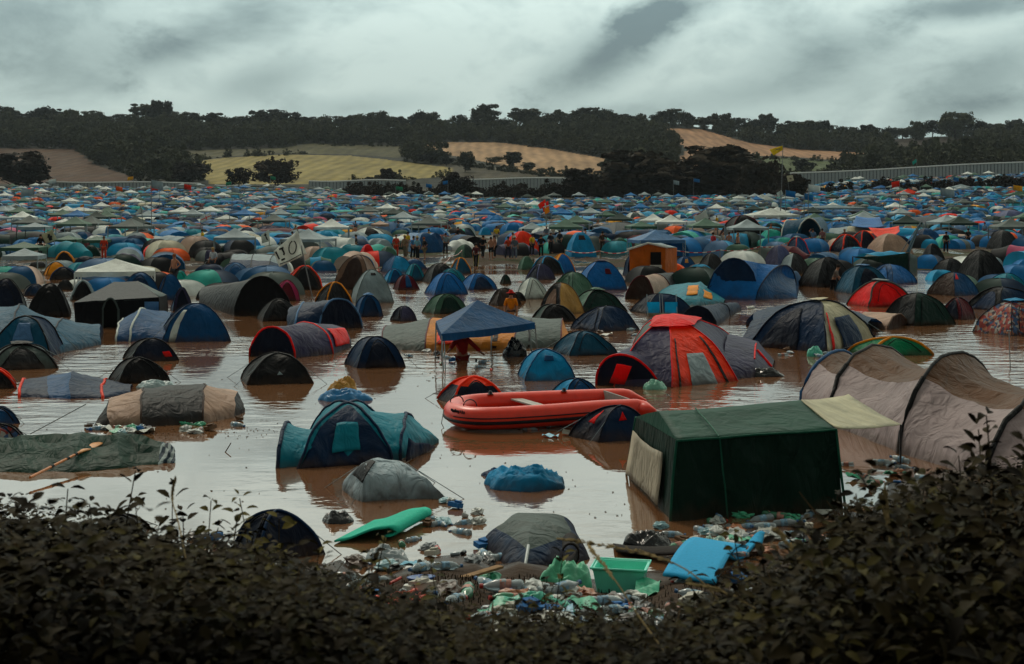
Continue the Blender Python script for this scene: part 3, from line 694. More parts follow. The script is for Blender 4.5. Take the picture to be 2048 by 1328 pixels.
# --- red and navy family dome
t=Tent('dome_tent',G(1350,735),'large red and navy family dome tent with side porches, right of centre'); t.amp=.03
feet=[G(1228,772),G(1345,775),G(1475,762),G(1500,712),G(1385,690),G(1262,702)]
t.dome(feet,W(1337,638,37.2),['purple','orange','purple','red','purple','grey'],a=.85,b=.9,sag=.05,phi=44,res=(10,16),trim=('red',.018),capc='red',capt=.66)
t.dpatch(1,.30,.68,0,.30,'silver','window',flare=-.1); t.dpatch(1,.10,.13,0,.5,'black','zip_flap'); t.dpatch(1,.82,.86,0,.5,'black','zip_flap')
USED.append((3.2,34,3))
A0=arch((1192,770),(1322,772),(1240,708)); A1=arch((1240,735),(1345,745),(1300,680))
m1=MB()
g=[[lerp(A0[j],A1[j],k/6) for j in range(15)] for k in range(7)]; t.part('porch',[g],fm('purple')); t.cap(A0,'dnavy','porch_door'); t.tube('pole_sleeve',A0,.03,fm('red'))
c0=(A0[0]+A0[-1])/2
g=[[W(lerp(1219,1250,i/6)+13*j/6,lerp(765,769,i/6)-37*j/6,33.95) for i in range(7)] for j in range(7)]; t.part('window_cloth',[g],fm('red'),sheet=.02)
B0=arch((1450,762),(1475,700),(1455,672)); B1=arch((1508,756),(1520,705),(1512,686)); B2=arch((1545,744),(1550,722),(1547,738))
g=[[lerp(B0[j],B1[j],k/6) for j in range(15)] for k in range(7)]; g2=[[lerp(B1[j],B2[j],k/6) for j in range(15)] for k in range(7)]
t.part('porch',[g,g2],fm('purple')); t.tube('pole_sleeve',B1[3:8],.025,fm('red')); t.tube('pole_sleeve',[lerp(B1[5],B2[5],.1),lerp(B1[3],B2[3],.9)],.05,fm('red'))
# --- teal and navy tent
t=T('teal and navy dome tent with two side wings, half sunk in front centre',[(556,938,590,885,570,846),(640,932,660,885,625,862),(700,932,712,880,696,808),(800,922,826,868,812,829),(880,884)],'teal teal teal teal',sag=.10,name='dome_tent',wr=.02,sub=8,caps=('navy',None),a=.9,b=.8)
t.tube('pole_sleeve',t.arches[3],.03,fm('navy')); t.tube('pole_sleeve',t.arches[0],.035,fm('navy'))
f_=[G(600,937),G(783,925),G(770,878),G(615,885)]
t.dome(f_,W(694,806,24.9),['teal','teal','teal','teal'],a=.75,b=.9,sag=.04,phi=22,res=(10,14),trim=('navy',.025)); t.dpatch(0,.03,.97,0,.84,'navy','front_panel',off=.03,shape='arch',nn=14); t.dpatch(0,.34,.66,.14,.46,'teal','window',off=.08)

g=[[lerp(G(815,925)+Vector((0,-.02,0)),G(872,893),i/6)*1+Vector((0,-.03,.42*(1-i/6)*j/6)) for i in range(7)] for j in range(7)]; t.part('porch_door',[g],fm('navy'),sheet=.01)
# --- grey crumpled dome
t=D(676,892,1004,921,'white',18,'crumpled pale grey dome tent sinking below the teal and navy tent',a=.75,b=.75,sag=.02,asp=.75,xa=772,trim=None,doors=((3,.25,.98,.30,.75,'dgrey',dict(name='side_panel')),)); 
t.amp=.1
for o_ in t.o.children:
    if o_.name.startswith('flysheet'):
        for v in o_.data.vertices:
            p=v.co+t.loc; q=mn.noise_vector(p*1.6)*.12+mn.noise_vector(p*5)*.02; v.co+=Vector((q.x,q.y,q.z*.8))
GM=fabric('#a8b4ba',wr=2.0,dirt=.7)
for o_ in t.o.children:
    if o_.name.startswith('flysheet'): o_.data.materials[0]=GM
# --- blue sunken cloth
def lump(name,px,py,w,dp,h,col,label,cat,seed=0,rz=0,mat=None,crease=1,asp=None,z=None,group=None):
    """heap of wet cloth: creased mound"""
    p=GS(px,py) if z is None else G(px,py,z); nU,nV=34,26; g=[]; base=Vector(p)
    for i in range(nV):
        row=[]
        for j in range(nU):
            a=2*math.pi*j/nU; r=math.sin(math.pi/2*(i+1)/nV)
            hh=max(0,math.cos(math.pi/2*(i+1)/nV))
            q=Vector((math.cos(a)*r,math.sin(a)*r,0)); n_=mn.noise(Vector((q.x*1.8+seed,q.y*1.8,seed))); n2=abs(mn.noise(Vector((q.x*3.6,q.y*5+seed,hh*2))))
            rr=1+.35*mn.noise(Vector((math.cos(a)*1.6,math.sin(a)*1.6,seed+4)))
            x=q.x*w/2*rr; y=q.y*dp/2*rr; zz=h*(hh**.8)*(1+.5*n_*crease)-crease*h*.5*n2*(.3+hh)*.8
            c_,s_=math.cos(rz),math.sin(rz); row.append(base+Vector((x*c_-y*s_,x*s_+y*c_,zz-.03)))
        g.append(row)
    m=MB(); m.grid(g,close=True); m.add(g[0],[tuple(range(nU))]); o_=m.build(name,mat or fm(col),None,True,origin=base); tag(o_,label,cat,group); return o_
def GS(px,py):
    """first ground or water met by the line of sight"""
    d=6.0
    while d<60:
        z=HC-(py-YH)/F*d; X=(px-1024)/F*d
        if z<=max(0,tz(X,d)): break
        d+=.04
    return Vector((X,d,max(0,tz(X,d))))
lump('collapsed_tent',1052,972,1.2,.9,.34,'sky','bundle of sunken bright blue tent cloth floating alone in open water','tent',3)
lump('wet_cloth',995,952,.55,.4,.14,'blue','small trailing end of blue cloth left of the sunken bundle','cloth',5)
# --- grey topped dome in front
t=Tent('dome_tent',G(1065,1120),'navy dome tent with a grey top lying in the front litter'); t.amp=.03
t.dome([G(962,1092),G(1048,1158),G(1180,1118),G(1150,1060),G(1010,1055)],W(1070,1036,18.2),['navy'],a=.5,b=1.15,sag=.04,phi=5,res=(10,14),splitc='grey',splitt=.52)
p0=t.S(1,0,.58); t.tube('front_pole',[p0+Vector((0,-.04,0)),t.S(1,0,.3)+Vector((0,-.05,0)),t.S(1,0,0)+Vector((-.05,-.05,0))],.02,plain('white_tube','#b9c0c0',.4))
# --- mats
def sheet(name,P,mat,label,cat,th=.02,nu=24):
    """P(u,v)->world"""
    g=[[P(u/nu,v/8) for u in range(nu+1)] for v in range(9)]; m=MB(); m.grid(g); o_=m.build(name,mat,None,True,origin=g[4][nu//2]); md=o_.modifiers.new('thickness','SOLIDIFY'); md.thickness=th; tag(o_,label,cat); return o_
FOAM=plain('foam_green','#25b498',.75,bump=.3,scale=30,var=.08); FOAMB=plain('foam_blue','#2a9ed0',.75,bump=.3,scale=30,var=.08); FOAMK=plain('foam_black','#26211f',.8,bump=.3,scale=30,var=.15)
a_=G(668,1084,.02); b_=G(778,1078,.02); wv=Vector((.40,1.2,0))
def Pm(u,v):
    s_=u*1.35; p=lerp(a_,b_,min(s_,1)); z=.02+.15*sstep(.15,.8,s_)+ (.015*math.sin(s_*6))
    if s_>1: 
        th=(s_-1)/.35*math.pi; p=b_+Vector((.09*math.sin(th),0,0)); z=.16-.07*(1-math.cos(th))
        if th>2.6: p=p-Vector((.12*(th-2.6),0,0))
    return p+wv*v+Vector((0,0,z))
sheet('foam_mat',Pm,FOAM,'bright green foam sleeping mat with a curled end at the water edge','mat',.025,30)
a2=G(1118,1150,.03)
def Pk(u,v):
    th=u*4.2; r=.16; return a2+Vector((.05+v*.02+.12*u+r*math.sin(th)*.8, .1+v*.55, .17+r*(1-math.cos(th))*.9-.13))
sheet('foam_mat',Pk,FOAMK,'black rolled foam mat standing beside the navy and grey dome','mat',.02,22)
a3=GS(1232,1112); b3=GS(1365,1134)
sheet('foam_mat',lambda u,v: lerp(a3,b3,u)+Vector((0,.5*v,.06+.10*u*u+.03*math.sin(v*4))),FOAMK,'flat black foam mat beside the green crate','mat',.02)
a4=GS(1325,1172); b4=GS(1395,1115)
sheet('foam_mat',lambda u,v: lerp(a4,b4,u)+Vector((.55*v+0.05*u,-.05*v,.10+.20*math.sin(u*2.6)-.08*v)),FOAMB,'folded pale blue foam mat in the litter, the nearer piece by the crate','mat',.03)
a5=GS(1425,1140); b5=GS(1525,1105)
sheet('foam_mat',lambda u,v: lerp(a5,b5,u)+Vector((.1*v,.4*v,.08+.06*math.sin(u*9)+.05*v)),FOAMB,'wavy pale blue foam mat in the litter, the farther piece','mat',.03)
# --- crate
cp=GS(1242,1186); root=empty('plastic_crate',cp,'open turquoise plastic crate at the front shore full of air','crate',None,R(-12)); root.scale=(.88,.9,.9)
cm2=plain('crate_plastic','#6fe0c8',.35,spec=.5,var=.05)
def crate_ring(z,w,d): return [Vector((-w,-d,z)),Vector((w,-d,z)),Vector((w,d,z)),Vector((-w,d,z))]
m=MB(); 
rings=[crate_ring(0,.26,.18),crate_ring(.30,.31,.23),crate_ring(.33,.335,.25),crate_ring(.335,.30,.22),crate_ring(.03,.25,.17)]
m.grid(rings,close=True); m.add(rings[0],[(0,1,2,3)]); m.add(rings[-1],[(0,1,2,3)])
ob=mesh('body',m.v,m.f,cm2,root); md=ob.modifiers.new('bev','BEVEL'); md.width=.012; md.segments=2
m=MB(); m.tube([p*1.0+Vector((0,0,0)) for p in crate_ring(.335,.335,.25)+[crate_ring(.335,.335,.25)[0]]],.014,6); mesh('rim',m.v,m.f,cm2,root,smooth=True)
# --- navy tents behind the bushes
D(462,652,1122,1024,'dnavy navy navy dnavy',30,'navy dome tent half hidden behind the front left bushes',trim=('navy',.02),asp=.8)
D(190,300,1080,1030,'dgrey black dgrey dgrey',10,'low dark dome behind the bushes at front left')
# --- red navy flap tent in front of dinghy
D(1140,1302,885,813,'navy navy navy dnavy',25,'crumpled navy tent with red tags leaning against the stern of the red dinghy',xa=1240,sag=.12,asp=.7,a=.75,doors=((3,.35,.6,.3,.6,'red',dict(name='tag',off=.06,shape='tri')),(0,.35,.55,.40,.6,'red',dict(name='tag',shape='tri'))))
# --- orange and black little dome
D(874,1012,810,755,'dnavy dnavy dnavy dnavy',18,'small black dome tent with orange edges beside the dinghy bow',trim=('orange',.028),splitc='orange',splitt=.55,asp=.8,a=.6,b=1.0,xa=942)
D(1097,1208,806,758,'blue sky blue sky',20,'low blue dome tent peeping over the far side of the dinghy',asp=.7)
D(1036,1148,762,700,'sky sky sky sky',8,'bright blue dome tent with a drooping flap in front of the gazebo',doors=((0,.35,.65,.40,.55,'blue',dict(name='flap',off=.06)),),a=.7)
# --- brown grey tunnel front left
t=T('tan and dark grey striped tunnel tent lying low at front left',[(192,852),(222,855,235,815,218,800),(284,855,292,812,284,778),(407,848,415,802,407,770),(470,836,474,800,472,786),(490,822)],'dgrey sand dgrey sand dgrey',sag=.05,wr=.03,trims=([2,3],'brown',.02),b=.7)
# --- sagging green tarp and oar
DIRT=.1
t=T('sagging dark green tarpaulin tent with a striped end at the left foreground',[(-60,950,-60,890,-60,885),(60,950,60,885,40,868),(150,948,170,878,165,862),(240,940,250,882,240,866),(318,932,326,892,322,884),(350,928,352,905,348,896)],'tarp tarp tarp tarp stripe',sag=.22,wr=.09,name='collapsed_tent',a=1.6,b=2.3,caps=(None,'stripe'))
DIRT=.6
o1=W(66,955,23.2); o2=W(199,884,25.2)
p0=G(60,955,.12); p1=W(198,885,24.6)
root=empty('wooden_oar',p0,'orange wooden oar with dark bands lying across the green tarpaulin','oar')
m=MB(); sh=lerp(p0,p1,.70); m.tube([p0,sh],.022,8); m.build('shaft',plain('oar_wood','#c8742c',.45,var=.25),root,True)
m=MB(); dirn=(p1-sh).normalized(); sd_=dirn.cross(Vector((0,-.6,1))).normalized(); nn_=sd_.cross(dirn)
g=[]
for i in range(9):
    w_=.022+.075*sstep(0,.45,i/8)*(1 if i<8 else .7); c_=lerp(sh-dirn*.03,p1,i/8); th=.02 if i<4 else .012
    g.append([c_+sd_*w_*math.cos(a)+nn_*th*math.sin(a) for a in [2*math.pi*k/10 for k in range(10)]])
m.grid(g,close=True); m.add(g[-1],[tuple(range(10))]); m.build('blade',plain('oar_wood2','#d08a45',.45,var=.25),root,True)
for q in (.28,.50,.62):
    m=MB(); c_=lerp(p0,p1,q); m.tube([c_,c_+dirn*.09],.026,8); m.build('band',plain('rubber','#15110f',.6),root)
m=MB(); a_=G(60,868,.05); b_=W(172,808,27.5); m.tube([a_,b_],.012,5); o_=m.build('tent_pole',plain('alloy','#9aa3a8',.35,.7),None,True,origin=a_); tag(o_,'thin bare alloy pole slanting out of the water at far left','pole')
m=MB(); a_=G(446,912,-.05); b_=W(462,886,25.3); m.tube([a_,b_],.01,5); o_=m.build('stick',plain('bark','#2a2018',.9,bump=.5),None,True,origin=a_); tag(o_,'small stick poking out of open water between the tarpaulin and the teal tent','stick')
# --- dinghy
bp_=G(1100,845); root=empty('inflatable_dinghy',bp_,'bright red inflatable rubber dinghy floating in the middle of the flood','boat')
RB=plain('red_rubber','#e8351a',.35,bump=.12,scale=5,var=.1,spec=.5)
path=[(W(1312,823,28.0),.03),(W(1296,820,28.1),.12),(W(1275,818,28.3),.20),(W(1200,822,28.1),.215),(W(1100,830,27.7),.215),(W(1000,836,27.4),.215),(W(950,836,27.45),.215),(W(920,831,27.75),.215),(W(908,822,28.25),.21),(W(922,813,28.75),.21),(W(960,807,29.1),.205),(W(1050,803,29.3),.205),(W(1150,799,29.6),.205),(W(1245,796,29.9),.2),(W(1270,799,29.9),.13),(W(1293,803,29.8),.03)]
# resample smooth
def smoothpath(pp,k=4):
    P_=[p for p,_ in pp]; r_=[q for _,q in pp]; out=[];ro=[]
    for i in range(len(P_)-1):
        a,b,c,d=P_[max(i-1,0)],P_[i],P_[i+1],P_[min(i+2,len(P_)-1)]
        for j in range(k):
            t_=j/k; out.append(.5*((2*b)+(c-a)*t_+(2*a-5*b+4*c-d)*t_*t_+(3*b-a-3*c+d)*t_**3)); ro.append(lerp(r_[i],r_[i+1],t_))
    out.append(P_[-1]); ro.append(r_[-1]); return out,ro
pp,rr=smoothpath(path); m=MB(); m.tube(pp,rr,16); m.build('hull_tube',RB,root,True)
m=MB(); g=[[lerp(pp[8+i],pp[-9-i],j/6)-Vector((0,0,.10)) for j in range(7)] for i in range(0,23)]; m.grid(g); m.build('floor',plain('floor_rubber','#6a1a10',.5,var=.2),root,True)
cen=sum(pp,Vector((0,0,0)))/len(pp)
def off(i,o,z): 
    tn=(pp[min(i+1,len(pp)-1)]-pp[max(i-1,0)]).normalized(); nr=Vector((tn.y,-tn.x,0)).normalized()
    if nr.dot(pp[i]-cen)<0: nr=-nr
    return pp[i]+nr*o+Vector((0,0,z))
m=MB(); m.tube([off(i,.195,-.07) for i in range(9,40)],.036,6); st_=m.build('rubbing_strake',plain('black_rubber','#1d1c22',.5),root,True)
m=MB(); m.tube([off(i,.215,.02) for i in range(9,28)],.012,5); m.build('rubbing_strake',plain('black_rubber','#1d1c22',.5),root,True)
m=MB(); tr0,tr1=lerp(pp[9],pp[-11],.08),lerp(pp[9],pp[-11],.92); mid=(tr0+tr1)/2; ax=(tr1-tr0); m.box(mid+Vector((.02,0,.02)),(.04,ax.length,.34),rz=math.atan2(-ax.x,ax.y)); m.build('transom',plain('board_grey','#8d8a84',.6),root)
m=MB(); s0,s1=lerp(pp[16],pp[-18],.05),lerp(pp[16],pp[-18],.95); mid=(s0+s1)/2; ax=s1-s0; m.box(mid+Vector((.0,0,.10)),(.24,ax.length,.03),rz=math.atan2(-ax.x,ax.y)); m.build('seat_board',plain('seat_white','#aaa69e',.5),root)
for q,i in enumerate((14,20)):
    m=MB(); c_=off(-(i+2) if False else len(pp)-i,-.1,.21); m.lathe([(.0,.05),(.035,.05),(.04,0),(.07,-.01)],Matrix.Translation(c_),10); m.build('valve',plain('black_rubber','#1d1c22',.5),root,True)
m=MB(); c_=off(31,-.05,.2); m.tube([c_+Vector((math.cos(a)*.13,0,math.sin(a)*.13)) for a in [math.pi*k/8 for k in range(9)]],.012,5); m.build('carry_handle',plain('black_rubber','#1d1c22',.5),root,True)
m=MB(); c_=off(26,-.1,.2); m.tube([c_+Vector((math.cos(a)*.13,0,math.sin(a)*.13)) for a in [math.pi*k/8 for k in range(9)]],.012,5); m.build('carry_handle',plain('black_rubber','#1d1c22',.5),root,True)
m=MB(); r0=off(31,.21,.05); m.tube([r0,r0+Vector((-.04,-.1,-.25)),r0+Vector((.03,-.35,-.33)),r0+Vector((.0,-.6,-.33)),r0+Vector((.06,-.9,-.33))],.008,5); m.build('mooring_rope',plain('rope','#6d6258',.9),root,True)
m=MB()
for k in range(9):
    i_=25+k*.35; b0=off(int(i_),.2,.10); b1=off(int(i_)+1,.2,.10); q=lerp(b0,b1,i_-int(i_)); m.box(q+Vector((0,-.01,.02+.006*(k%3))),(.03,.012,.05+.015*(k%2)))
m.build('faded_lettering',plain('black_rubber','#1d1c22',.5),root)
# --- purple tunnel with red trim
t=T('grey purple tunnel tent with red trims and a red side flap, left of centre',[(497,712,594,716,545,654),(560,690,668,708,618,645),(612,672,703,695,672,650)],'purple purple',sag=.03,trims=([0,1],'red',.03),caps=('dnavy','purple'),sub=8)
t.patch(1,.15,.85,.70,.93,'red','window_flap',off=.07)
g=[[W(522+i*7,662+j*6 if False else 672+j*4.2-(2 if i==0 else 0),42.0)+Vector((0,0,0)) for i in range(3)] for j in range(6)]
g=[[W(533-j*1.6+i*(3+j*1.3),664+j*5.5,41.0) for i in range(3)] for j in range(6)]; t.part('door_flap',[g],fm('red'),sheet=.02,amp=0)
# --- grey and orange tunnel behind gazebo
t=T('grey and orange tunnel tent standing behind the blue gazebo',[(762,700,782,665,768,656),(852,704,872,656,860,640),(1030,700,1042,655,1034,638),(1122,694,1128,660,1124,640),(1142,690)],'grey amber grey amber',sag=.04,trims=([0,1,2,3],'maroon',.022),caps=('grey',None),b=.6)
t.patch(1,.12,.36,.08,.45,'orange','door_panel'); t.patch(1,.75,.80,.05,.5,'brown','zip_flap'); t.patch(2,.3,.34,.05,.5,'dgrey','zip_flap')
# ---- gazebo maker
def gazebo(feet,eave,apex_z,col,legcol,label,name='gazebo',val=.22,ridge=0,legr=.02,cen=None,strip=True,group=None,dip=.1):
    """feet: 4 ground points, eave: 4 canopy corners"""
    c=sum(feet,Vector((0,0,0)))/4; root=empty(name,c,label,'gazebo',group); USED.append((c.x,c.y,1.8))
    ap=sum(eave,Vector((0,0,0)))/4; ap=Vector((ap.x,ap.y,apex_z)); m=MB()
    for k in range(4):
        a,b=eave[k],eave[(k+1)%4]; g=[]
        for i in range(7):
            t_=i/6; row=[]
            for j in range(9):
                p=lerp(lerp(a,b,j/8),ap,t_); p.z-=dip*4*t_*(1-t_)*.5+.02*math.sin(math.pi*j/8)*(1-t_); row.append(p)
            g.append(row)
        m.grid(g)
    o_=m.build('canopy',fm(col,dirt=0,wr=.6),root,False)
    if val:
        m=MB()
        for k in range(4):
            a,b=eave[k],eave[(k+1)%4]; m.grid([[lerp(a,b,j/8)-Vector((0,0,v*val*(1+.12*math.sin(j*2.2))+.02*math.sin(math.pi*j/8))) for j in range(9)] for v in (0,.5,1)])
        m.build('valance',fm(col,dirt=0,wr=.4),root)
    for f,e in zip(feet,eave):
        m=MB(); b_=Vector((f.x,f.y,f.z-.3)); m.tube([b_,e-Vector((0,0,.05))],legr,6)
        if strip:
            sd2=(Vector((c.x,c.y,0))-Vector((f.x,f.y,0))).normalized()*.16; m.tube([b_+sd2,e-Vector((0,0,.05))+sd2*1.3],legr*.8,6)
            for q in range(4):
                za=lerp(b_,e,q/4); m.tube([za,lerp(b_,e,(q+.5)/4)+sd2],legr*.5,4)
        m.build('leg',plain('leg_'+legcol,C[legcol],.4,.2),root)
    return root
gazebo([G(888,740),G(1077,712),G(984,700),G(870,716)],[W(883,668,37.6),W(1070,645,40.6),W(985,632,43.6),W(872,642,40.5)],HC-(600-YH)/F*40.5,'blue','silver','slate blue pointed gazebo standing in the flood in the middle of the photo',val=.19,dip=.06)
# --- dark domes left centre
D(474,632,770,708,'black dgrey black black',14,'charcoal dome tent with a small pale logo, sunk left of centre',asp=.85,a=.75,xa=556,doors=((0,.46,.56,.18,.26,'silver',dict(name='logo_tag',shape='tri')),),trim=('dgrey',.02))
D(688,812,737,674,'navy sky sky navy',20,'dark blue dome tent with a bright blue side, left of the gazebo',asp=.8,a=.7,b=.85)
D(212,342,768,714,'black black dgrey dgrey',24,'low charcoal dome tent in front of the navy dome, left',asp=.8)
D(240,362,724,677,'dnavy dnavy navy black',22,'navy dome tent with tiny red toggles behind the low charcoal dome',asp=.8,doors=((0,.75,.9,.1,.25,'red',dict(name='tag')),))
DIRT=.12
t=T('long low navy tent with orange porch arches at the left',[(38,796,52,764,44,762),(95,798,105,752,95,758),(140,800,150,752,142,748),(205,798,215,757,206,768),(262,786,264,772,262,776)],'navy blue navy navy',sag=.12,trims=([0,3],'orange',.035),b=1.1)
DIRT=.6
D(-40,126,742,688,'grey silver silver grey',20,'grey dome tent with a white side panel at the left edge',trim=('black',.03),capc='black',capt=.75)
D(-60,38,780,738,'black',20,'black dome with an orange edge cut by the left frame edge',trim=('orange',.03))
D(-50,45,850,815,'blue blue sky blue',20,'small blue tent under water at the left edge, above the tarpaulin',asp=.8)
D(-70,62,892,850,'floral',10,'flower patterned low tent at the left edge behind the tarpaulin',asp=.5)
# --- left blue
t=T('wide teal blue tunnel tent with a clear window at the left edge',[(-60,720,-20,655,-60,606),(28,716,70,665,38,610),(100,712,150,668,120,640),(203,690,208,664,200,650)],'slate slate slate',sag=.12,caps=(None,'navy'),trims=([1,2],'dnavy',.03),wr=.03)
D(-5,118,716,633,'slate navy navy slate',4,'dark teal dome front with a creased window at far left',trim=('black',.025),doors=((0,.3,.72,.25,.62,'lblue',dict(name='window')),),a=.6)
t=T('blue tent with white edged open porch arches, left middle',[(233,684,262,655,243,640),(258,684,300,652,282,618),(330,684,350,640,340,628)],'blue blue',sag=.02,trims=([0,1],'white',.035),caps=('dnavy',None))
D(310,466,684,607,'blue blue blue navy',12,'big blue dome joined to the white edged porch, left middle',asp=.7,a=.8,doors=((0,.1,.2,0,.6,'white',dict(name='striped_guy_tape',off=.03)),))
# dark marquee
t=Tent('frame_tent',G(240,640),'black frame tent with pale grey roof and arched doorway, left middle'); USED.append((-16,57,3.0))
fl,fr,bl_,br_=G(150,655),G(318,655),G(170,620),G(338,622); E=[W(148,604,fl.y),W(318,594,fr.y),W(335,590,br_.y),W(176,590,bl_.y)]; rdg=[W(228,564,60),W(275,562,60)]
t.part('roof',[quad(E[0],E[1],rdg[1],rdg[0],6,10,.05),quad(rdg[0],rdg[1],E[2],E[3],6,8,.02),quad(E[1],E[2],rdg[1],rdg[1],4,4)],fm('grey',dirt=0),sheet=.01)
t.part('wall',[quad(E[0],E[1],fr+dn,fl+dn,6,12),quad(E[1],E[2],br_+dn,fr+dn,6,6),quad(E[3],E[0],fl+dn,bl_+dn,6,6),[[E[0],lerp(E[0],E[1],.5),E[1]],[rdg[0],(rdg[0]+rdg[1])/2,rdg[1]]]],fm('black'))
g=[[Vector((lerp(W(207,600,fl.y).x,W(238,600,fl.y).x,i/8),fl.y-.08,.0+1.05*j/6*math.sqrt(max(0,1-(2*i/8-1)**2*.6)))) for i in range(9)] for j in range(7)]; t.part('doorway',[g],plain('painted_opening_shade','#070606',.9),amp=0,sheet=.01)  # near-black sheet on the wall, the unlit inside painted as colour
m=MB(); m.tube([g[-1][i]+Vector((0,-.02,0)) for i in range(9)],.035,5); m.tube([g[0][8],g[-1][8]],.045,5); m.tube([g[0][0],g[-1][0]],.035,5); m.build('door_frame',fm('grey'),t.o)
g=[[lerp(E[1],fr,.15)+Vector((.25+.0*j,-.03,0))*0+lerp(Vector((0,-.06,0)),Vector((-.5,-.06,0)),i/3)+Vector((0,0,-.2*j)) for i in range(4)] for j in range(5)]; t.part('window',[g],fm('lblue'),amp=0,sheet=.01)
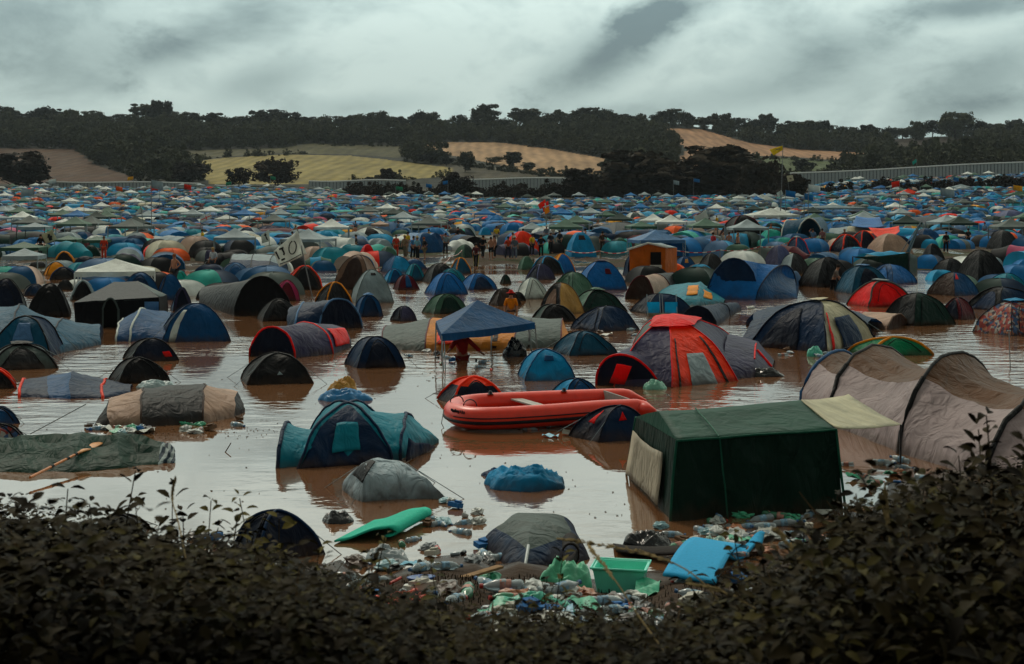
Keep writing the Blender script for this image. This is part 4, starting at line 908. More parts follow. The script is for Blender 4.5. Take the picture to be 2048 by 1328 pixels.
# ======================= middle distance tents (photo position of each)
MID=[
# x0,x1,yb,yt,cols,rot,label,extra
(510,602,643,598,'dgrey dgrey black dgrey',20,'dull grey dome tent right of the big brown marquee tent',{}),
(703,768,634,590,'blue lblue lblue blue',20,'blue dome tent with pale grey top just behind the navy porch tent',dict(capc='lblue',capt=.7)),
(627,706,612,565,'black black dnavy black',35,'black dome tent with orange pole lines left of the white dome',dict(trim=('yellow',.035))),
(698,790,606,540,'silver white silver silver',15,'white dome tent with a dark emblem above the small green dome',dict(doors=((0,.35,.65,.62,.72,'black',dict(name='emblem')),))),
(700,768,598,562,'green green mgreen green',20,'green dome tent in front of the white dome tent',{}),
(668,762,580,510,'tan tan dgrey tan',-12,'tan dome tent with a dark brown doorway behind the white dome tent',dict(doors=((0,.1,.9,0,.8,'brown',dict(shape='arch')),))),
(545,604,602,560,'pink pink maroon pink',10,'pink dome tent beside the big brown marquee tent',{}),
(525,572,566,536,'teal',20,'teal dome tent under the large white lettered flag',{}),
(566,650,580,532,'brown lav black dgrey',12,'brown dome tent with bright orange top edges under the white lettered flag',dict(trim=('orange',.04),doors=((0,.12,.88,0,.85,'black',dict(shape='arch')),))),
(849,936,590,545,'bright',20,'bright blue dome tent, left one of the joined pair on the water',{}),
(918,996,580,547,'bright',20,'bright blue dome tent, right one of the joined pair on the water',{}),
(868,935,566,536,'teal green teal teal',10,'teal green dome tent peeping over the joined bright blue pair',{}),
(784,840,580,550,'maroon blue maroon maroon',20,'maroon dome tent with blue door panels half sunk',dict(doors=((0,.35,.65,.1,.8,'blue',{}),))),
(807,852,562,527,'teal orange orange teal',20,'small teal dome tent with a bright orange fly sheet',{}),
(764,812,566,538,'sky',20,'light blue dome tent behind the maroon dome tent',{}),
(760,826,545,512,'sky navy blue blue',30,'blue dome tent with dark navy front beside the tape barrier',{}),
(800,856,538,518,'blue blue navy blue',10,'low dark blue dome tent left of the tape barrier',{}),
(900,942,547,516,'slate black black slate',25,'slate dome tent with an orange edge beside the water channel',dict(trim=('yellow',.04))),
(842,920,566,526,'dgrey mgreen black dgrey',20,'dark olive dome tent behind the joined bright blue pair',{}),
(781,834,643,612,'purple dnavy dnavy purple',35,'tiny dark pyramid of a sunken tent alone in the water channel',dict(sag=.02)),
(844,940,628,587,'mgreen lav lav mgreen',22,'grey green dome tent with a rumpled lilac cover',dict(asp=.7)),
(1000,1022,568,550,'dgreen dgrey',30,'smallest dark tent peak sticking out of the central water',{}),
(1032,1096,598,556,'white white silver white',20,'white dome tent half sunk right of the central water',dict(trim=('silver',.02))),
(1022,1052,602,584,'black',20,'low black dome at the foot of the white dome tent',{}),
(978,1042,612,576,'brown tan black brown',25,'small brown checked dome tent behind the blue gazebo roof',{}),
(1078,1168,628,566,'beige navy navy black',38,'dome tent with a beige side and a navy side behind the gazebo',dict(a=.75,sag=.05)),
(1098,1196,602,544,'mgreen dgreen mgreen mgreen',40,'sage green dome tent behind the beige and navy one',{}),
(1144,1250,624,580,'dgreen slate slate mgreen',12,'dark green dome tent with a paler cap right of the beige and navy one',dict(capc='mgreen',capt=.75,trim=('black',.03))),
(1144,1278,664,612,'navy navy blue navy',30,'wrinkled navy dome tent in front of the dark green capped one',dict(sag=.14)),
(1064,1152,644,610,'dgrey black dgrey dgreen',12,'olive grey dome tent with black crossing poles behind the gazebo',dict(trim=('black',.04))),
(1104,1232,712,662,'slate grey grey slate',20,'plain grey green dome tent between the gazebo and the red family tent',dict(asp=.8,a=.75)),
(1154,1252,580,522,'bright bright blue bright',8,'tall bright blue dome tent with small purple vents',dict(capc='purple',capt=.8,doors=((0,.55,.75,.35,.5,'maroon',dict(name='vent')),),a=.7)),
(1052,1110,560,527,'purple black black lav',35,'dark netted dome tent with purple back above the white dome',{}),
(1034,1070,540,512,'mgreen',20,'grey green little dome at the right bank of the mud path',{}),
(1062,1128,548,512,'black sky black black',20,'black dome tent with a light blue edge and white tape on it',dict(trim=('sky',.04))),
(1096,1150,546,508,'bright bright sky yellow',20,'vivid blue dome tent with an orange edge beside the muddy bank',dict(trim=('yellow',.03))),
(1130,1192,514,464,'sky sky blue sky',12,'blue dome tent with a dark window patch beside the group of people',dict(a=.65,doors=((0,.25,.7,.45,.65,'brown',dict(name='window')),))),
(1262,1385,628,587,'navy navy navy dnavy',15,'low navy dome tent with orange corner tags left of the navy tunnel',dict(asp=.7,doors=((0,.2,.24,0,.25,'yellow',dict(name='tag')),(0,.02,.06,.1,.3,'orange',dict(name='tag')),))),
(1410,1478,570,552,'red orange',20,'low orange red tent top beside the pale grey dome',{}),
(1384,1436,576,533,'silver silver lblue silver',25,'pale grey dome tent with a dark patch leaning on the huge blue tent',dict(doors=((0,.5,.85,.5,.7,'black',dict(name='patch')),))),
(1340,1396,548,513,'blue blue navy blue',20,'blue dome tent with a tan badge and striped tape right of the orange hut',dict(doors=((0,.3,.6,.4,.6,'beige',dict(name='badge')),))),
(1396,1450,545,507,'dgrey mgreen black dgrey',20,'grey dome tent with white tape over it behind the huge blue tent',{}),
(1460,1500,534,510,'dnavy',15,'dark dome with an orange sheet on its top behind the huge blue tent',dict(trim=('yellow',.05))),
(1526,1590,540,490,'lav blue purple purple',30,'lilac blue dome tent by the tape barrier',{}),
(1556,1618,548,507,'dgrey white blue silver',25,'white and blue striped dome tent right of the lilac one',{}),
(1570,1618,510,474,'blue navy blue navy',28,'small blue dome tent with orange edge and pale cap',dict(trim=('orange',.04),capc='silver',capt=.75)),
(1512,1576,492,458,'turq',15,'round turquoise dome tent above the tape barrier',{}),
(1600,1705,575,515,'dgrey slate dgrey dgrey',18,'dark green grey dome tent behind the wading man',dict(asp=.8)),
(1476,1762,700,None,'',0,'',{}),
(1702,1822,614,562,'red grey grey red',14,'red dome tent with a grey fly and pale cap, right',dict(capc='silver',capt=.8,asp=.8,a=.7,trim=('grey',.04))),
(1768,1905,652,586,'dgreen dgreen dgreen black',24,'large dark green dome tent right of the small beige tunnel',dict(asp=.8,a=.8)),
(1880,1950,640,596,'maroon maroon dgreen maroon',40,'maroon wing tent at the right side of the large dark green dome',dict(sag=.05)),
(1858,1955,592,545,'blue blue brown brown',30,'blue dome tent with a little red flap and a brown side',dict(doors=((0,.1,.3,.45,.7,'red',dict(name='flap',off=.08,shape='tri')),))),
(1938,2075,622,574,'navy dnavy dnavy black',25,'navy and black dome tent at the right edge with a pale edge line',dict(trim=('black',.03),asp=.8)),
(1678,1775,588,531,'slate slate navy slate',10,'slate blue dome tent with a pale curved top in front of the green awning',dict(capc='lblue',capt=.8,a=.7,trim=('slate',.03))),
(1730,1832,568,528,'bright bright blue blue',35,'bright blue tent sheet behind the slate blue dome',{}),
(1974,2050,584,546,'teal teal blue teal',20,'teal dome tent with two pale flaps at the right edge',dict(doors=((0,.5,.7,.3,.6,'silver',dict(name='flap',shape='tri')),))),
(1955,2110,672,602,'floral',22,'flower patterned dome tent with pale blue cap at the right edge',dict(capc='sky',capt=.8,asp=.8,a=.7)),
(1704,1858,712,675,'green green dgreen green',14,'green tent with an orange rim sunk behind the big brown tunnel',dict(trim=('yellow',.04),asp=.6,a=.6)),
(1862,1935,560,517,'dgrey black',20,'black dome tent in the dark right part near the green awning',{}),
(1915,2010,568,500,'black dgrey black black',20,'very dark large dome tent right of the blue dome with red flap',{}),
(1700,1755,500,462,'dnavy dnavy orange dnavy',20,'navy dome tent striped with orange pole lines on the right bank',dict(trim=('orange',.05))),
(1662,1722,506,470,'dnavy',20,'navy tent with an open orange framed door on the right bank',dict(trim=('orange',.07),doors=((0,.3,.7,0,.75,'black',dict(shape='arch')),))),
(1736,1822,508,467,'sand silver beige sand',14,'large mud stained cream dome tent on the right bank',dict(asp=.9)),
(1820,1885,492,456,'blue navy',15,'deep blue dome tent behind the striped pale banner',{}),
(1844,1888,526,487,'black dgrey',15,'black dome tent with a small window right of the pale banner',{}),
(1984,2060,445,420,'lav',10,'grey patterned dome tent at the right edge upslope',{}),
(1976,2036,498,460,'dgrey',20,'dark brown dome tent near the right edge upslope',{}),
(2030,2085,492,452,'white black white black',20,'black and white dome tent cut by the right frame edge',{}),
(812,886,506,465,'blue blue blue lblue',25,'big blue dome tent with a pale side behind the standing people',dict(a=.7)),
(694,782,490,455,'black white black white',20,'dome tent in dark and white stripes left of the big blue dome',dict(n=6)),
(742,792,505,478,'silver dgrey white silver',20,'grey white dome tent below the striped dark and white one',{}),
(714,756,528,488,'red slate slate red',20,'slate dome tent with a red fly beside the standing people',{}),
(688,722,500,484,'green',20,'green small dome tent left of the red capped slate dome',{}),
(752,800,528,492,'mgreen slate slate mgreen',30,'dark green dome tent at the left end of the standing people',{}),
(906,952,517,488,'dgreen dgreen silver mgreen',45,'green and white pyramid tent at the left bank of the mud path',dict(a=1,b=1,sag=0)),
(930,955,487,474,'dnavy',15,'small black shelter above the green and white pyramid tent',{}),
(916,952,475,455,'dgreen slate',15,'dark green dome tent upslope of the mud path',{}),
(956,984,470,454,'sky',15,'blue half dome tent upslope of the mud path',{}),
(1002,1082,505,462,'orange yellow orange red',25,'bright orange and yellow dome tent beside the mud path',dict(asp=.8,sag=.15)),
(1078,1128,478,446,'silver grey grey silver',18,'pale grey round dome behind the bright orange and yellow tent',{}),
(1086,1112,490,470,'maroon',15,'small maroon dome right of the bright orange and yellow tent',{}),
(1216,1262,502,475,'mgreen dgreen',20,'olive dome tent behind the grey blue pointed gazebo',{}),
(1246,1282,552,510,'navy',15,'navy tent flap leaning at the left of the orange hut',{}),
(1440,1530,490,431,'black purple maroon black',10,'large black dome tent with a pink striped edge on the field',dict(a=.6,trim=('maroon',.06))),
(55,100,535,522,'dgrey',10,'dull low dome between the grass and the yellow dome, far left',{}),
(84,142,552,524,'yellow yellow black yellow',25,'yellow dome tent at the left of the long white gazebo',{}),
(96,160,560,535,'black navy red black',15,'black dome tent with red corners in front of the yellow dome',dict(trim=('navy',.04))),
(107,152,528,504,'black yellow yellow black',15,'orange and black dome tent behind the yellow dome',dict(trim=('yellow',.06))),
(140,200,530,512,'dnavy',15,'dark blue dome tent behind the left end of the long white gazebo',{}),
(112,150,580,560,'dgrey mgreen',15,'olive grey dome tent in front of the black dome with red corners',{}),
(140,192,600,562,'black silver black silver',15,'black dome tent with pale arch and dotted tape line, left',dict(trim=('silver',.05))),
(42,100,592,568,'navy black',20,'small blue tent between two dark tents at left',{}),
(-40,60,632,558,'dnavy black dnavy navy',15,'dark navy dome tent at the left edge with a light blue tip',{}),
(50,148,635,568,'black dgrey dnavy black',15,'big blackish green dome tent left of the frame tent with grey roof',{}),
(228,330,600,545,'blue blue navy blue',15,'big deep blue dome tent behind the frame tent with grey roof',{}),
(310,372,600,548,'blue bright',25,'bright blue tent wing right of the big deep blue dome',{}),
(338,382,568,542,'turq',15,'turquoise small dome tent right of the big deep blue dome',{}),
(340,386,622,575,'purple lblue',20,'grey blue dome tent with a light arch left of the brown marquee tent',{}),
(432,508,560,525,'lblue blue blue navy',15,'light blue dome tent behind the brown marquee tent',{}),
(385,445,562,538,'slate navy',15,'slate dome tent left of the light blue dome',{}),
(398,440,545,520,'brown dgrey',20,'dark brown dome tent with people standing in front of it',{}),
(300,345,520,495,'black dgrey',20,'black dome tent below the dark field caravan tents at left',{}),
(160,205,512,490,'dgreen black',15,'dark dome tent left of the white flags, upper left field',{}),
]
for r_ in MID:
    if r_[3] is None: continue
    x0,x1,yb,yt,cols,rot,lb,ex=r_; D(x0,x1,yb,yt,cols,rot,lb,**ex)
# navy porch tent and other tunnels
t=T('navy tunnel tent with light blue porch arch, left of the small pyramid',[(574,656,592,640,580,614),(586,662,612,642,606,606),(636,660,728,655,676,597)],'navy navy',sag=.05,trims=([1,2],'lblue',.035),caps=('dnavy','dnavy'))
T('large dark brown marquee tent with a small pale logo, left of centre',[(398,610,420,590,404,575),(470,632,590,630,520,553)],'dgrey',sag=.04,trims=([1],'black',.03),caps=('black','black'))
t=T('huge blue tunnel tent with navy front arch, right of centre',[(1410,598,1520,598,1468,516),(1508,600,1592,585,1565,530),(1596,598,1604,560,1590,545)],'bright blue',sag=.06,trims=([0,1],'navy',.04),caps=('navy','blue'),sub=8)
t=T('tan and grey hooped tunnel tent with a pale window, right of the central blue dome',[(1250,598,1310,598,1282,552),(1280,590,1345,588,1310,547),(1320,580,1366,578,1345,545),(1350,575,1384,572,1366,552)],'sand dgrey sand',sag=.02,trims=([0,1,2],'maroon',.03),caps=('brown',None))
t=T('teal green tent with yellow patches right of the tan hooped tunnel',[(1313,600,1316,578,1318,575),(1370,612,1378,580,1375,567),(1400,612,1408,582,1400,565),(1448,606,1450,602,1448,600)],'teal teal teal',sag=.05,caps=('teal',None))
t.patch(1,.1,.9,.18,.4,'yellow','patch'); t.patch(2,.2,.5,.15,.35,'yellow','patch')
t=T('navy tunnel tent with a round arch and an orange white side sheet, right of centre',[(1362,650,1435,652,1395,613),(1410,640,1462,632,1440,607),(1450,625,1484,620,1468,605)],'navy navy',sag=.03,trims=([0,1],'dnavy',.03),caps=('dnavy',None))
t=T('navy and off white family tent with a navy window flap, right of centre',[(1478,688,1490,650,1508,628),(1500,692,1530,640,1532,618),(1560,696,1660,640,1630,600),(1735,690,1770,655,1740,640)],'navy navy navy',sag=.03,caps=(None,None),trims=([2],'black',.03))
D(1500,1758,706,602,'navy cream navy navy',-46,'navy and off white dome tent with a red dotted guy line and open navy flap',a=.72,sag=.05,xa=1635,trim=('dnavy',.03),capc='cream',capt=.86,doors=((1,.30,.72,.0,.45,'navy',dict(name='window_flap',off=.08)),(0,.12,.62,0,.62,'dnavy',dict(shape='arch')),(1,.1,.14,0,.55,'red',dict(name='guy_tape',off=.06))))
T('small beige open tunnel tent lying low left of the dark green dome',[(1718,652,1740,640,1728,624),(1772,660,1812,650,1796,628)],'sand',sag=.02,caps=(None,'brown'),trims=([1],'tan',.03))
T('grey blue hooped tunnel tent with a white notice, upper right',[(1560,492,1590,488,1575,440),(1590,492,1650,490,1618,436),(1622,480,1660,478,1640,434)],'slate slate',sag=.01,trims=([0,1],'white',.06),caps=(None,'dnavy'))
T('silver roofed navy tunnel tent with dark hoops beside the lettered flag',[(458,552,476,536,466,508),(500,556,518,540,508,508),(536,558,560,540,546,510),(556,556,576,542,566,520)],[('navy','silver')]*3,split=(4,10),sag=.02,trims=([0,1,2,3],'black',.03),caps=('navy','navy'))
T('blue tunnel tent lying behind the people on the bank, centre left',[(810,500,830,490,822,466),(850,505,890,500,870,466)],'lblue',sag=.02,caps=(None,'blue'))
T('long grey black tunnel tent across the field, centre right',[(1185,480,1192,465,1188,448),(1230,482,1240,466,1234,444),(1270,480,1278,466,1274,448)],'dgrey dgrey',sag=.02,trims=([0,1,2],'black',.05),caps=('black','black'))
T('long dark tunnel tent upslope at the right with a round pale end',[(1815,470,1830,460,1822,434),(1860,472,1875,462,1868,432),(1905,474,1925,464,1915,436)],'dnavy dnavy',sag=.02,caps=(None,'tan'))
T('cream ribbed tunnel tent behind the orange sheet, right bank',[(1655,488,1672,478,1662,456),(1690,488,1706,478,1698,452),(1740,486,1756,478,1748,448)],'silver cream',sag=.04,caps=('silver',None))
T('teal long tunnel tent far in the field, centre right',[(1122,446,1130,440,1126,430),(1190,448,1198,442,1194,432)],'sky',sag=.05,caps=('sky','sky'))
# orange sheet
def tarp(label,cs,col,ds,name='tarpaulin',cat='tarpaulin',sag=.15,th=.02,hang=0):
    P_=[W(x,y,d) for (x,y),d in zip(cs,ds)]; m=MB(); m.grid(quad(*P_,8,8,sag)); c=P_[0]; o_=m.build(name,fm(col,dirt=0),None,True,origin=c); md=o_.modifiers.new('thickness','SOLIDIFY'); md.thickness=th; tag(o_,label,cat); return o_
tarp('bright orange tarpaulin stretched between tents on the right bank',[(1737,455),(1798,452),(1800,462),(1765,480)],'orange',[122,122,118,118])
tarp('plain blue sheet roof behind the orange tarpaulin',[(1712,432),(1760,434),(1768,453),(1702,452)],'bright',[150,150,140,140])
tarp('white cloth sheet hanging high in the field, upper right',[(1388,432),(1412,418),(1418,436),(1395,446)],'white',[150,150,150,150])
# dark green awning box
t=Tent('frame_tent',GT(1770,560),'dark green box awning with a hanging front sheet, right middle'); USED.append((22,85,3))
e=[W(1706,513,86),W(1818,505,86),W(1834,512,91),W(1735,508,91)]; gr=[Vector((p.x,p.y,-.3)) for p in e]
t.part('roof',[quad(*e,6,8,.15)],fm('dgreen',dirt=0),sheet=.02); t.part('front_sheet',[quad(e[0],e[1],Vector((e[1].x,86,.2)),Vector((e[0].x+1.2,86,1.2)),6,8,.08)],fm('dgreen'),sheet=.02); t.part('side_wall',[quad(e[1],e[2],gr[2],gr[1],6,6,.05)],fm('dgreen'),sheet=.02)
for p,q in zip(e,gr): t.tube('pole',[p,q],.04,plain('pole_steel','#3a3a3e',.4,.5))
# orange frame hut
hc=GT(1305,556); t=Tent('frame_hut',hc,'orange canvas hut with a white edged gable roof and a dark doorway','hut'); USED.append((hc.x,hc.y,2.5)); d0=hc.y; t.amp=.02
f1,f2,f3,f4=[Vector((W(x,540,dd).x,dd,-.3)) for x,dd in ((1259,d0),(1332,d0),(1354,d0+2),(1280,d0+2))]
e1,e2,e3,e4=[W(x,y,dd) for x,y,dd in ((1259,499,d0),(1330,495,d0),(1354,495,d0+2),(1282,497,d0+2))]; rg=[W(1296,486,d0),W(1322,486,d0+2)]
CV=fabric('#b86c30',dirt=.3)
g=[]
for j in range(7):
    g.append([lerp(lerp(f1,f2,i/12),lerp(e1,e2,i/12),j/6) for i in range(13)])
t.part('front_wall',[g],CV); t.part('gable',[[[e1,lerp(e1,e2,.5),e2],[rg[0],rg[0],rg[0]]]],CV,smooth=False); t.part('side_wall',[quad(e2,e3,f3,f2,6,4),quad(e1,e4,f4,f1,6,4),quad(e4,e3,f3,f4,4,4)],CV)
t.part('roof',[quad(e1-Vector((.1,.1,-.02)),rg[0]-Vector((0,.1,0)),rg[1],e4,4,6),quad(rg[0]-Vector((0,.1,0)),e2-Vector((-.1,.1,-.02)),e3,rg[1],4,6)],fm('silver',dirt=0),sheet=.03)
t.tube('roof_edge',[e1-Vector((.15,.15,0)),rg[0]-Vector((0,.15,0)),e2-Vector((-.15,.15,0))],.07,fm('white'))
m=MB(); dx0,dx1=W(1301,540,d0).x,W(1322,540,d0).x; m.box(((dx0+dx1)/2,d0-.03,.65),(dx1-dx0,.06,1.8)); m.build('doorway',plain('painted_opening_shade','#070606',.9),t.o)  # near-black box before the wall, shade of the hut's inside painted on
m=MB(); m.box(((dx0+dx1)/2,d0-.08,.62),(dx1-dx0+.06,.03,.32)); sg=m.build('notice',plain('paper','#c9c6bd',.7),t.o)
m=MB()
for q in range(3): m.box(((dx0+dx1)/2+.07,d0-.10,.54+.07*q),(.42,.01,.02))
m.box(((dx0+dx1)/2-.28,d0-.10,.62),(.05,.01,.2)); m.build('printed_lines',plain('ink','#1a1a1c',.7),t.o)
# ---------------- gazebos
def gz(x0,x1,yb,ye,yt,col,legcol,label,dep=3.0,rot=12,val=.25,group=None,strip=False,name='gazebo'):
    f0=GT((x0+x1)/2,yb); cy=f0.y+dep*.5; w=(x1-x0)/F*cy; X=((x0+x1)/2-1024)/F*cy; c_,s_=math.cos(R(rot)),math.sin(R(rot)); wi=w/(abs(c_)+abs(s_)*dep/w)
    gzv=0 if yb>=541 else tz(X,cy); ze=HC-(ye-YH)/F*cy; za=HC-(yt-YH)/F*cy; P_=[]
    for a,b in ((-1,-1),(1,-1),(1,1),(-1,1)): P_.append(Vector((X+(a*wi/2*c_-b*dep/2*s_),cy+(a*wi/2*s_+b*dep/2*c_),gzv)))
    ft=[Vector((p.x*1,p.y,gzv)) for p in P_]; return gazebo(ft,[Vector((p.x,p.y,ze)) for p in P_],za,col,legcol,label,val=val,legr=.035,strip=strip,group=group,name=name)
gz(145,318,585,540,517,'white','white','long white gazebo with white legs above the dark frame tent, left',3.2,14,strip=True)
gz(10,88,548,510,496,'silver','silver','pale gazebo with dark netting sides at far left',3,8)
gz(8,88,520,494,483,'mgreen','black','grey green gazebo roof behind the pale netted gazebo, far left',3,5)
gz(40,100,500,453,445,'silver','black','low pale grey gazebo roof left of the picture flag',3,5)
gz(120,202,450,421,414,'white','white','long flat white gazebo in the upper left field under a yellow flag',3,5)
gz(110,150,462,444,437,'white','white','small bright white gazebo below the long flat one, upper left',3,5)
gz(113,162,500,478,470,'mgreen','black','green pointed gazebo right of the picture flag',3,5)
gz(170,218,500,479,472,'mgreen','black','green pointed gazebo, right neighbour of the one by the picture flag',3,5)
gz(430,475,455,437,429,'white','white','white gazebo right of the red cross flag',3,5)
gz(487,530,440,421,415,'white','white','white gazebo with legs in the upper left centre field',3,5)
gz(560,610,468,453,446,'silver','silver','grey gazebo behind the two white flags, left centre',3,5)
gz(602,645,465,450,443,'silver','silver','pale grey gazebo right of the grey one behind the white flags',3,5)
gz(806,866,478,455,446,'dgreen','black','dark green gazebo above the standing people, centre left',3,5)
gz(862,895,440,424,418,'white','white','white gazebo with peaked roof in the centre field',3,5)
gz(740,780,476,448,441,'sand','silver','peach coloured gazebo left of the dark green gazebo',3,5)
gz(672,712,452,432,426,'grey','silver','dark grey gazebo in the centre left field',3,5)
gz(1038,1090,480,457,444,'silver','white','white cabin tent behind the orange and yellow dome',3,5)
gz(1190,1232,448,430,421,'mgreen','black','grey green gazebo with red things under it, centre right',3,5)
gz(1252,1312,480,452,442,'mgreen','lblue','pale green gazebo behind the grey blue pointed one',3,8,strip=True)
gz(1258,1366,515,479,459,'lblue','silver','grey blue pointed gazebo with striped legs behind the orange hut',3.2,14,strip=True)
gz(1490,1594,470,430,416,'white','silver','white awning with green side sheet in the right field',4,10)
gz(1600,1730,440,415,409,'silver','silver','long silver flat roofed awning in the right field',3,3)
gz(1700,1770,452,440,434,'bright','silver','blue gazebo roof in the right field above the orange tarpaulin',3,5)
gz(1375,1420,425,409,401,'sky','white','light blue gazebo in the right centre field',3,5)
gz(1500,1550,412,399,388,'white','white','white peaked gazebo, left one in the upper right field',3,5)
gz(1462,1492,412,396,391,'white','silver','white peaked gazebo left of the tall yellow flag pole',3,5)
gz(1795,1838,398,386,377,'orange','silver','orange gazebo in the upper right field',3,5)
gz(1745,1780,385,376,370,'bright','silver','blue gazebo high in the upper right field',3,5)
gz(1902,1942,385,374,368,'silver','silver','pale grey gazebo high in the upper right field',3,5)
gz(1835,1895,392,383,378,'white','silver','white gazebo right of the orange gazebo',3,5)
gz(2010,2070,400,390,380,'mgreen','black','dark grey gazebo at the right edge upslope',3,5)
# ======================= flags
def fwave(px,amp=.10): return amp*math.sin(px*.23)
def flag(label,cs,poleb,d,col,pole=None,prints=(),name='flag',r=.03,wave=.1):
    """cs four cloth corners as seen, poleb: foot of pole; pole: top of pole"""
    top=pole or cs[1]; fz=W(poleb[0],poleb[1],d); base=Vector((fz.x,d,fz.z)); root=empty(name,base,label,'flag')
    m=MB(); g=[]
    for i in range(9):
        row=[]
        for j in range(15):
            u,v=j/14,i/8; x=lerp(lerp(cs[0][0],cs[1][0],u),lerp(cs[3][0],cs[2][0],u),v); y=lerp(lerp(cs[0][1],cs[1][1],u),lerp(cs[3][1],cs[2][1],u),v)
            row.append(W(x,y,d+fwave(x,wave)))
        g.append(row)
    m.grid(g); o_=m.build('cloth',fm(col,dirt=0,wr=.6),root,True); md=o_.modifiers.new('thickness','SOLIDIFY'); md.thickness=.012
    m=MB(); m.tube([base,W(top[0],top[1],d+.05)],r,6); m.build('pole',plain('flag_pole','#77797a',.5,.3),root,True)
    for nm,strokes,wd_,c in prints:
        m=MB()
        for st in strokes:
            for a,b in zip(st[:-1],st[1:]):
                n_=max(2,int(math.hypot(b[0]-a[0],b[1]-a[1])/2)+1); dx,dy=b[0]-a[0],b[1]-a[1]; L=math.hypot(dx,dy) or 1; nx,ny=-dy/L*wd_/2,dx/L*wd_/2
                g=[[W(lerp(a[0],b[0],k/n_)+s_*nx,lerp(a[1],b[1],k/n_)+s_*ny,d+fwave(lerp(a[0],b[0],k/n_)+s_*nx,wave)-.03) for k in range(n_+1)] for s_ in (-1,1)]
                m.grid(g)
        m.build(nm,plain('ink_'+c,C.get(c,'#1a1414'),.7),root)
    return root
Z=lambda L:[(500+x/10.215,430+y/10.215) for x,y in L]
oval=[(870+75*math.sin(a)*1.0+12*math.cos(a),665-135*math.cos(a)) for a in [2*math.pi*(k/16)+.15 for k in range(0,16)]]
flag('large white flag with the black hand painted letters LTO and an underline',[(547,503),(595,461),(613.5,508),(559,534)],(625,596),66.5,'cloth',pole=(595,459),prints=(
 ('letter',[Z([(525,750),(600,905)])],3.2,'black'),('letter',[Z([(640,925),(715,890)])],3.6,'black'),('letter',[Z([(595,705),(685,665)]),Z([(655,695),(700,775),(690,820)])],3.4,'black'),('letter',[Z(oval)],2.2,'black'),('underline',[Z([(605,1005),(800,935),(1045,800)])],1.6,'black')))
flag('small white flag printed with a black map outline left of the large lettered flag',[(522,470),(538,459),(540,482),(524,487)],(539,505),110,'white',prints=(('print',[[(530,467),(532,474),(535,480)],[(528,471),(533,469)]],2.5,'black'),))
flag('white flag with a black portrait print in the upper left field',[(83,470),(104,459),(114,479),(92,488)],(112,506),112,'cream',prints=(('print',[[(97,468),(100,478)],[(95,473),(104,474)],[(98,480),(104,477)]],5,'black'),))
flag('white flag with a thin red cross in the left field',[(400,434),(421,425),(424,436),(403,446)],(402,470),140,'white',pole=(401,434),prints=(('cross',[[(402,440),(422,431)],[(411,431),(414,440)]],1.5,'red'),))
flag('plain white pointed flag on a dark pole, left field',[(270,427),(283,413),(286,424),(272,428)],(290,462),130,'white',pole=(281,412))
flag('tall yellow flag on a very high pole at the right, over the trees',[(1539,299),(1566,291),(1567,299),(1547,311)],(1561,440),190,'lemon',pole=(1566,291),r=.05,wave=.3,prints=(('print',[[(1551,300),(1556,298),(1561,298)]],1.6,'tan'),))
flag('blue flag with a yellow cross in the centre right field',[(1284,399),(1299,389),(1303,396),(1288,405)],(1284,425),200,'blue',pole=(1301,388),prints=(('cross',[[(1286,402),(1301,392)],[(1291,393),(1296,402)]],2.4,'yellow'),))
flag('small white rectangular flag on a pole right of the yellow cross flag',[(1553,386),(1563,380),(1566,388),(1556,396)],(1560,440),180,'white',pole=(1561,380))
flag('orange flag above a white and red one, centre field',[(1076,409),(1090,399),(1092,408),(1080,419)],(1092,448),130,'orange',pole=(1091,398))
flag('white and red flag on the same rise as the orange one',[(1084,410),(1096,402),(1099,418),(1087,424)],(1093,449),129,'red',pole=(1093,402),prints=(('cross',[[(1086,414),(1098,411)],[(1090,406),(1092,421)]],2,'white'),))
flag('small yellow flag below the white and red flag, centre field',[(1088,417),(1098,414),(1100,424),(1090,429)],(1093,450),128,'yellow',pole=(1089,416))
flag('pale striped banner hanging from a slanting pole, right bank',[(1832,458),(1844,440),(1820,505),(1812,504)],(1800,508),100,'silver',pole=(1844,440),wave=.03,prints=(('stripe',[[(1840,450),(1816,503)]],1.2,'slate'),))
flag('white and green flags fluttering on the wooded edge, far right',[(1824,324),(1832,318),(1834,324),(1826,330)],(1832,352),480,'turq',pole=(1834,318),r=.08)
flag('white picture flag hanging before the dark trees right of the tall yellow flag',[(1573,352),(1585,350),(1588,361),(1576,364)],(1580,392),300,'cream',pole=(1574,350),prints=(('print',[[(1579,356),(1583,358)]],3,'tan'),))
flag('tiny yellow green flag on the long flat white gazebo, upper left',[(160,411),(168,408),(168,413),(161,415)],(168,424),200,'yellow',pole=(168,408))
# ======================= striped barrier tape
TP_W=plain('tape_white','#c8c0b8',.5); TP_R=plain('tape_red','#a8231c',.5)
def tape(label,pts,d_of=None,name='barrier_tape'):
    P_=[]
    for (x,y,d) in pts: P_.append(W(x,y,d))
    root=empty(name,P_[0],label,'barrier tape'); seg=[]
    for a,b in zip(P_[:-1],P_[1:]):
        n_=max(2,int((b-a).length/.3)); 
        for k in range(n_): 
            sg=lambda t: lerp(a,b,t)-Vector((0,0,.18*4*t*(1-t)))
            seg.append((sg(k/n_),sg((k+1)/n_)))
    for s_,mm,nm in ((0,TP_W,'white_stripes'),(1,TP_R,'red_stripes')):
        m=MB()
        for i,(a,b) in enumerate(seg):
            if i%2==s_: m.tube([a,b],.035,4)
        m.build(nm,mm,root)
    m=MB()
    for p in P_: m.tube([p+Vector((0,0,.05)),Vector((p.x,p.y,max(0,tz(p.x,p.y))-.3))],.03,5)
    tag(m.build('stake',plain('stake_wood','#8a8078',.8),root),kind='stuff')
    return root
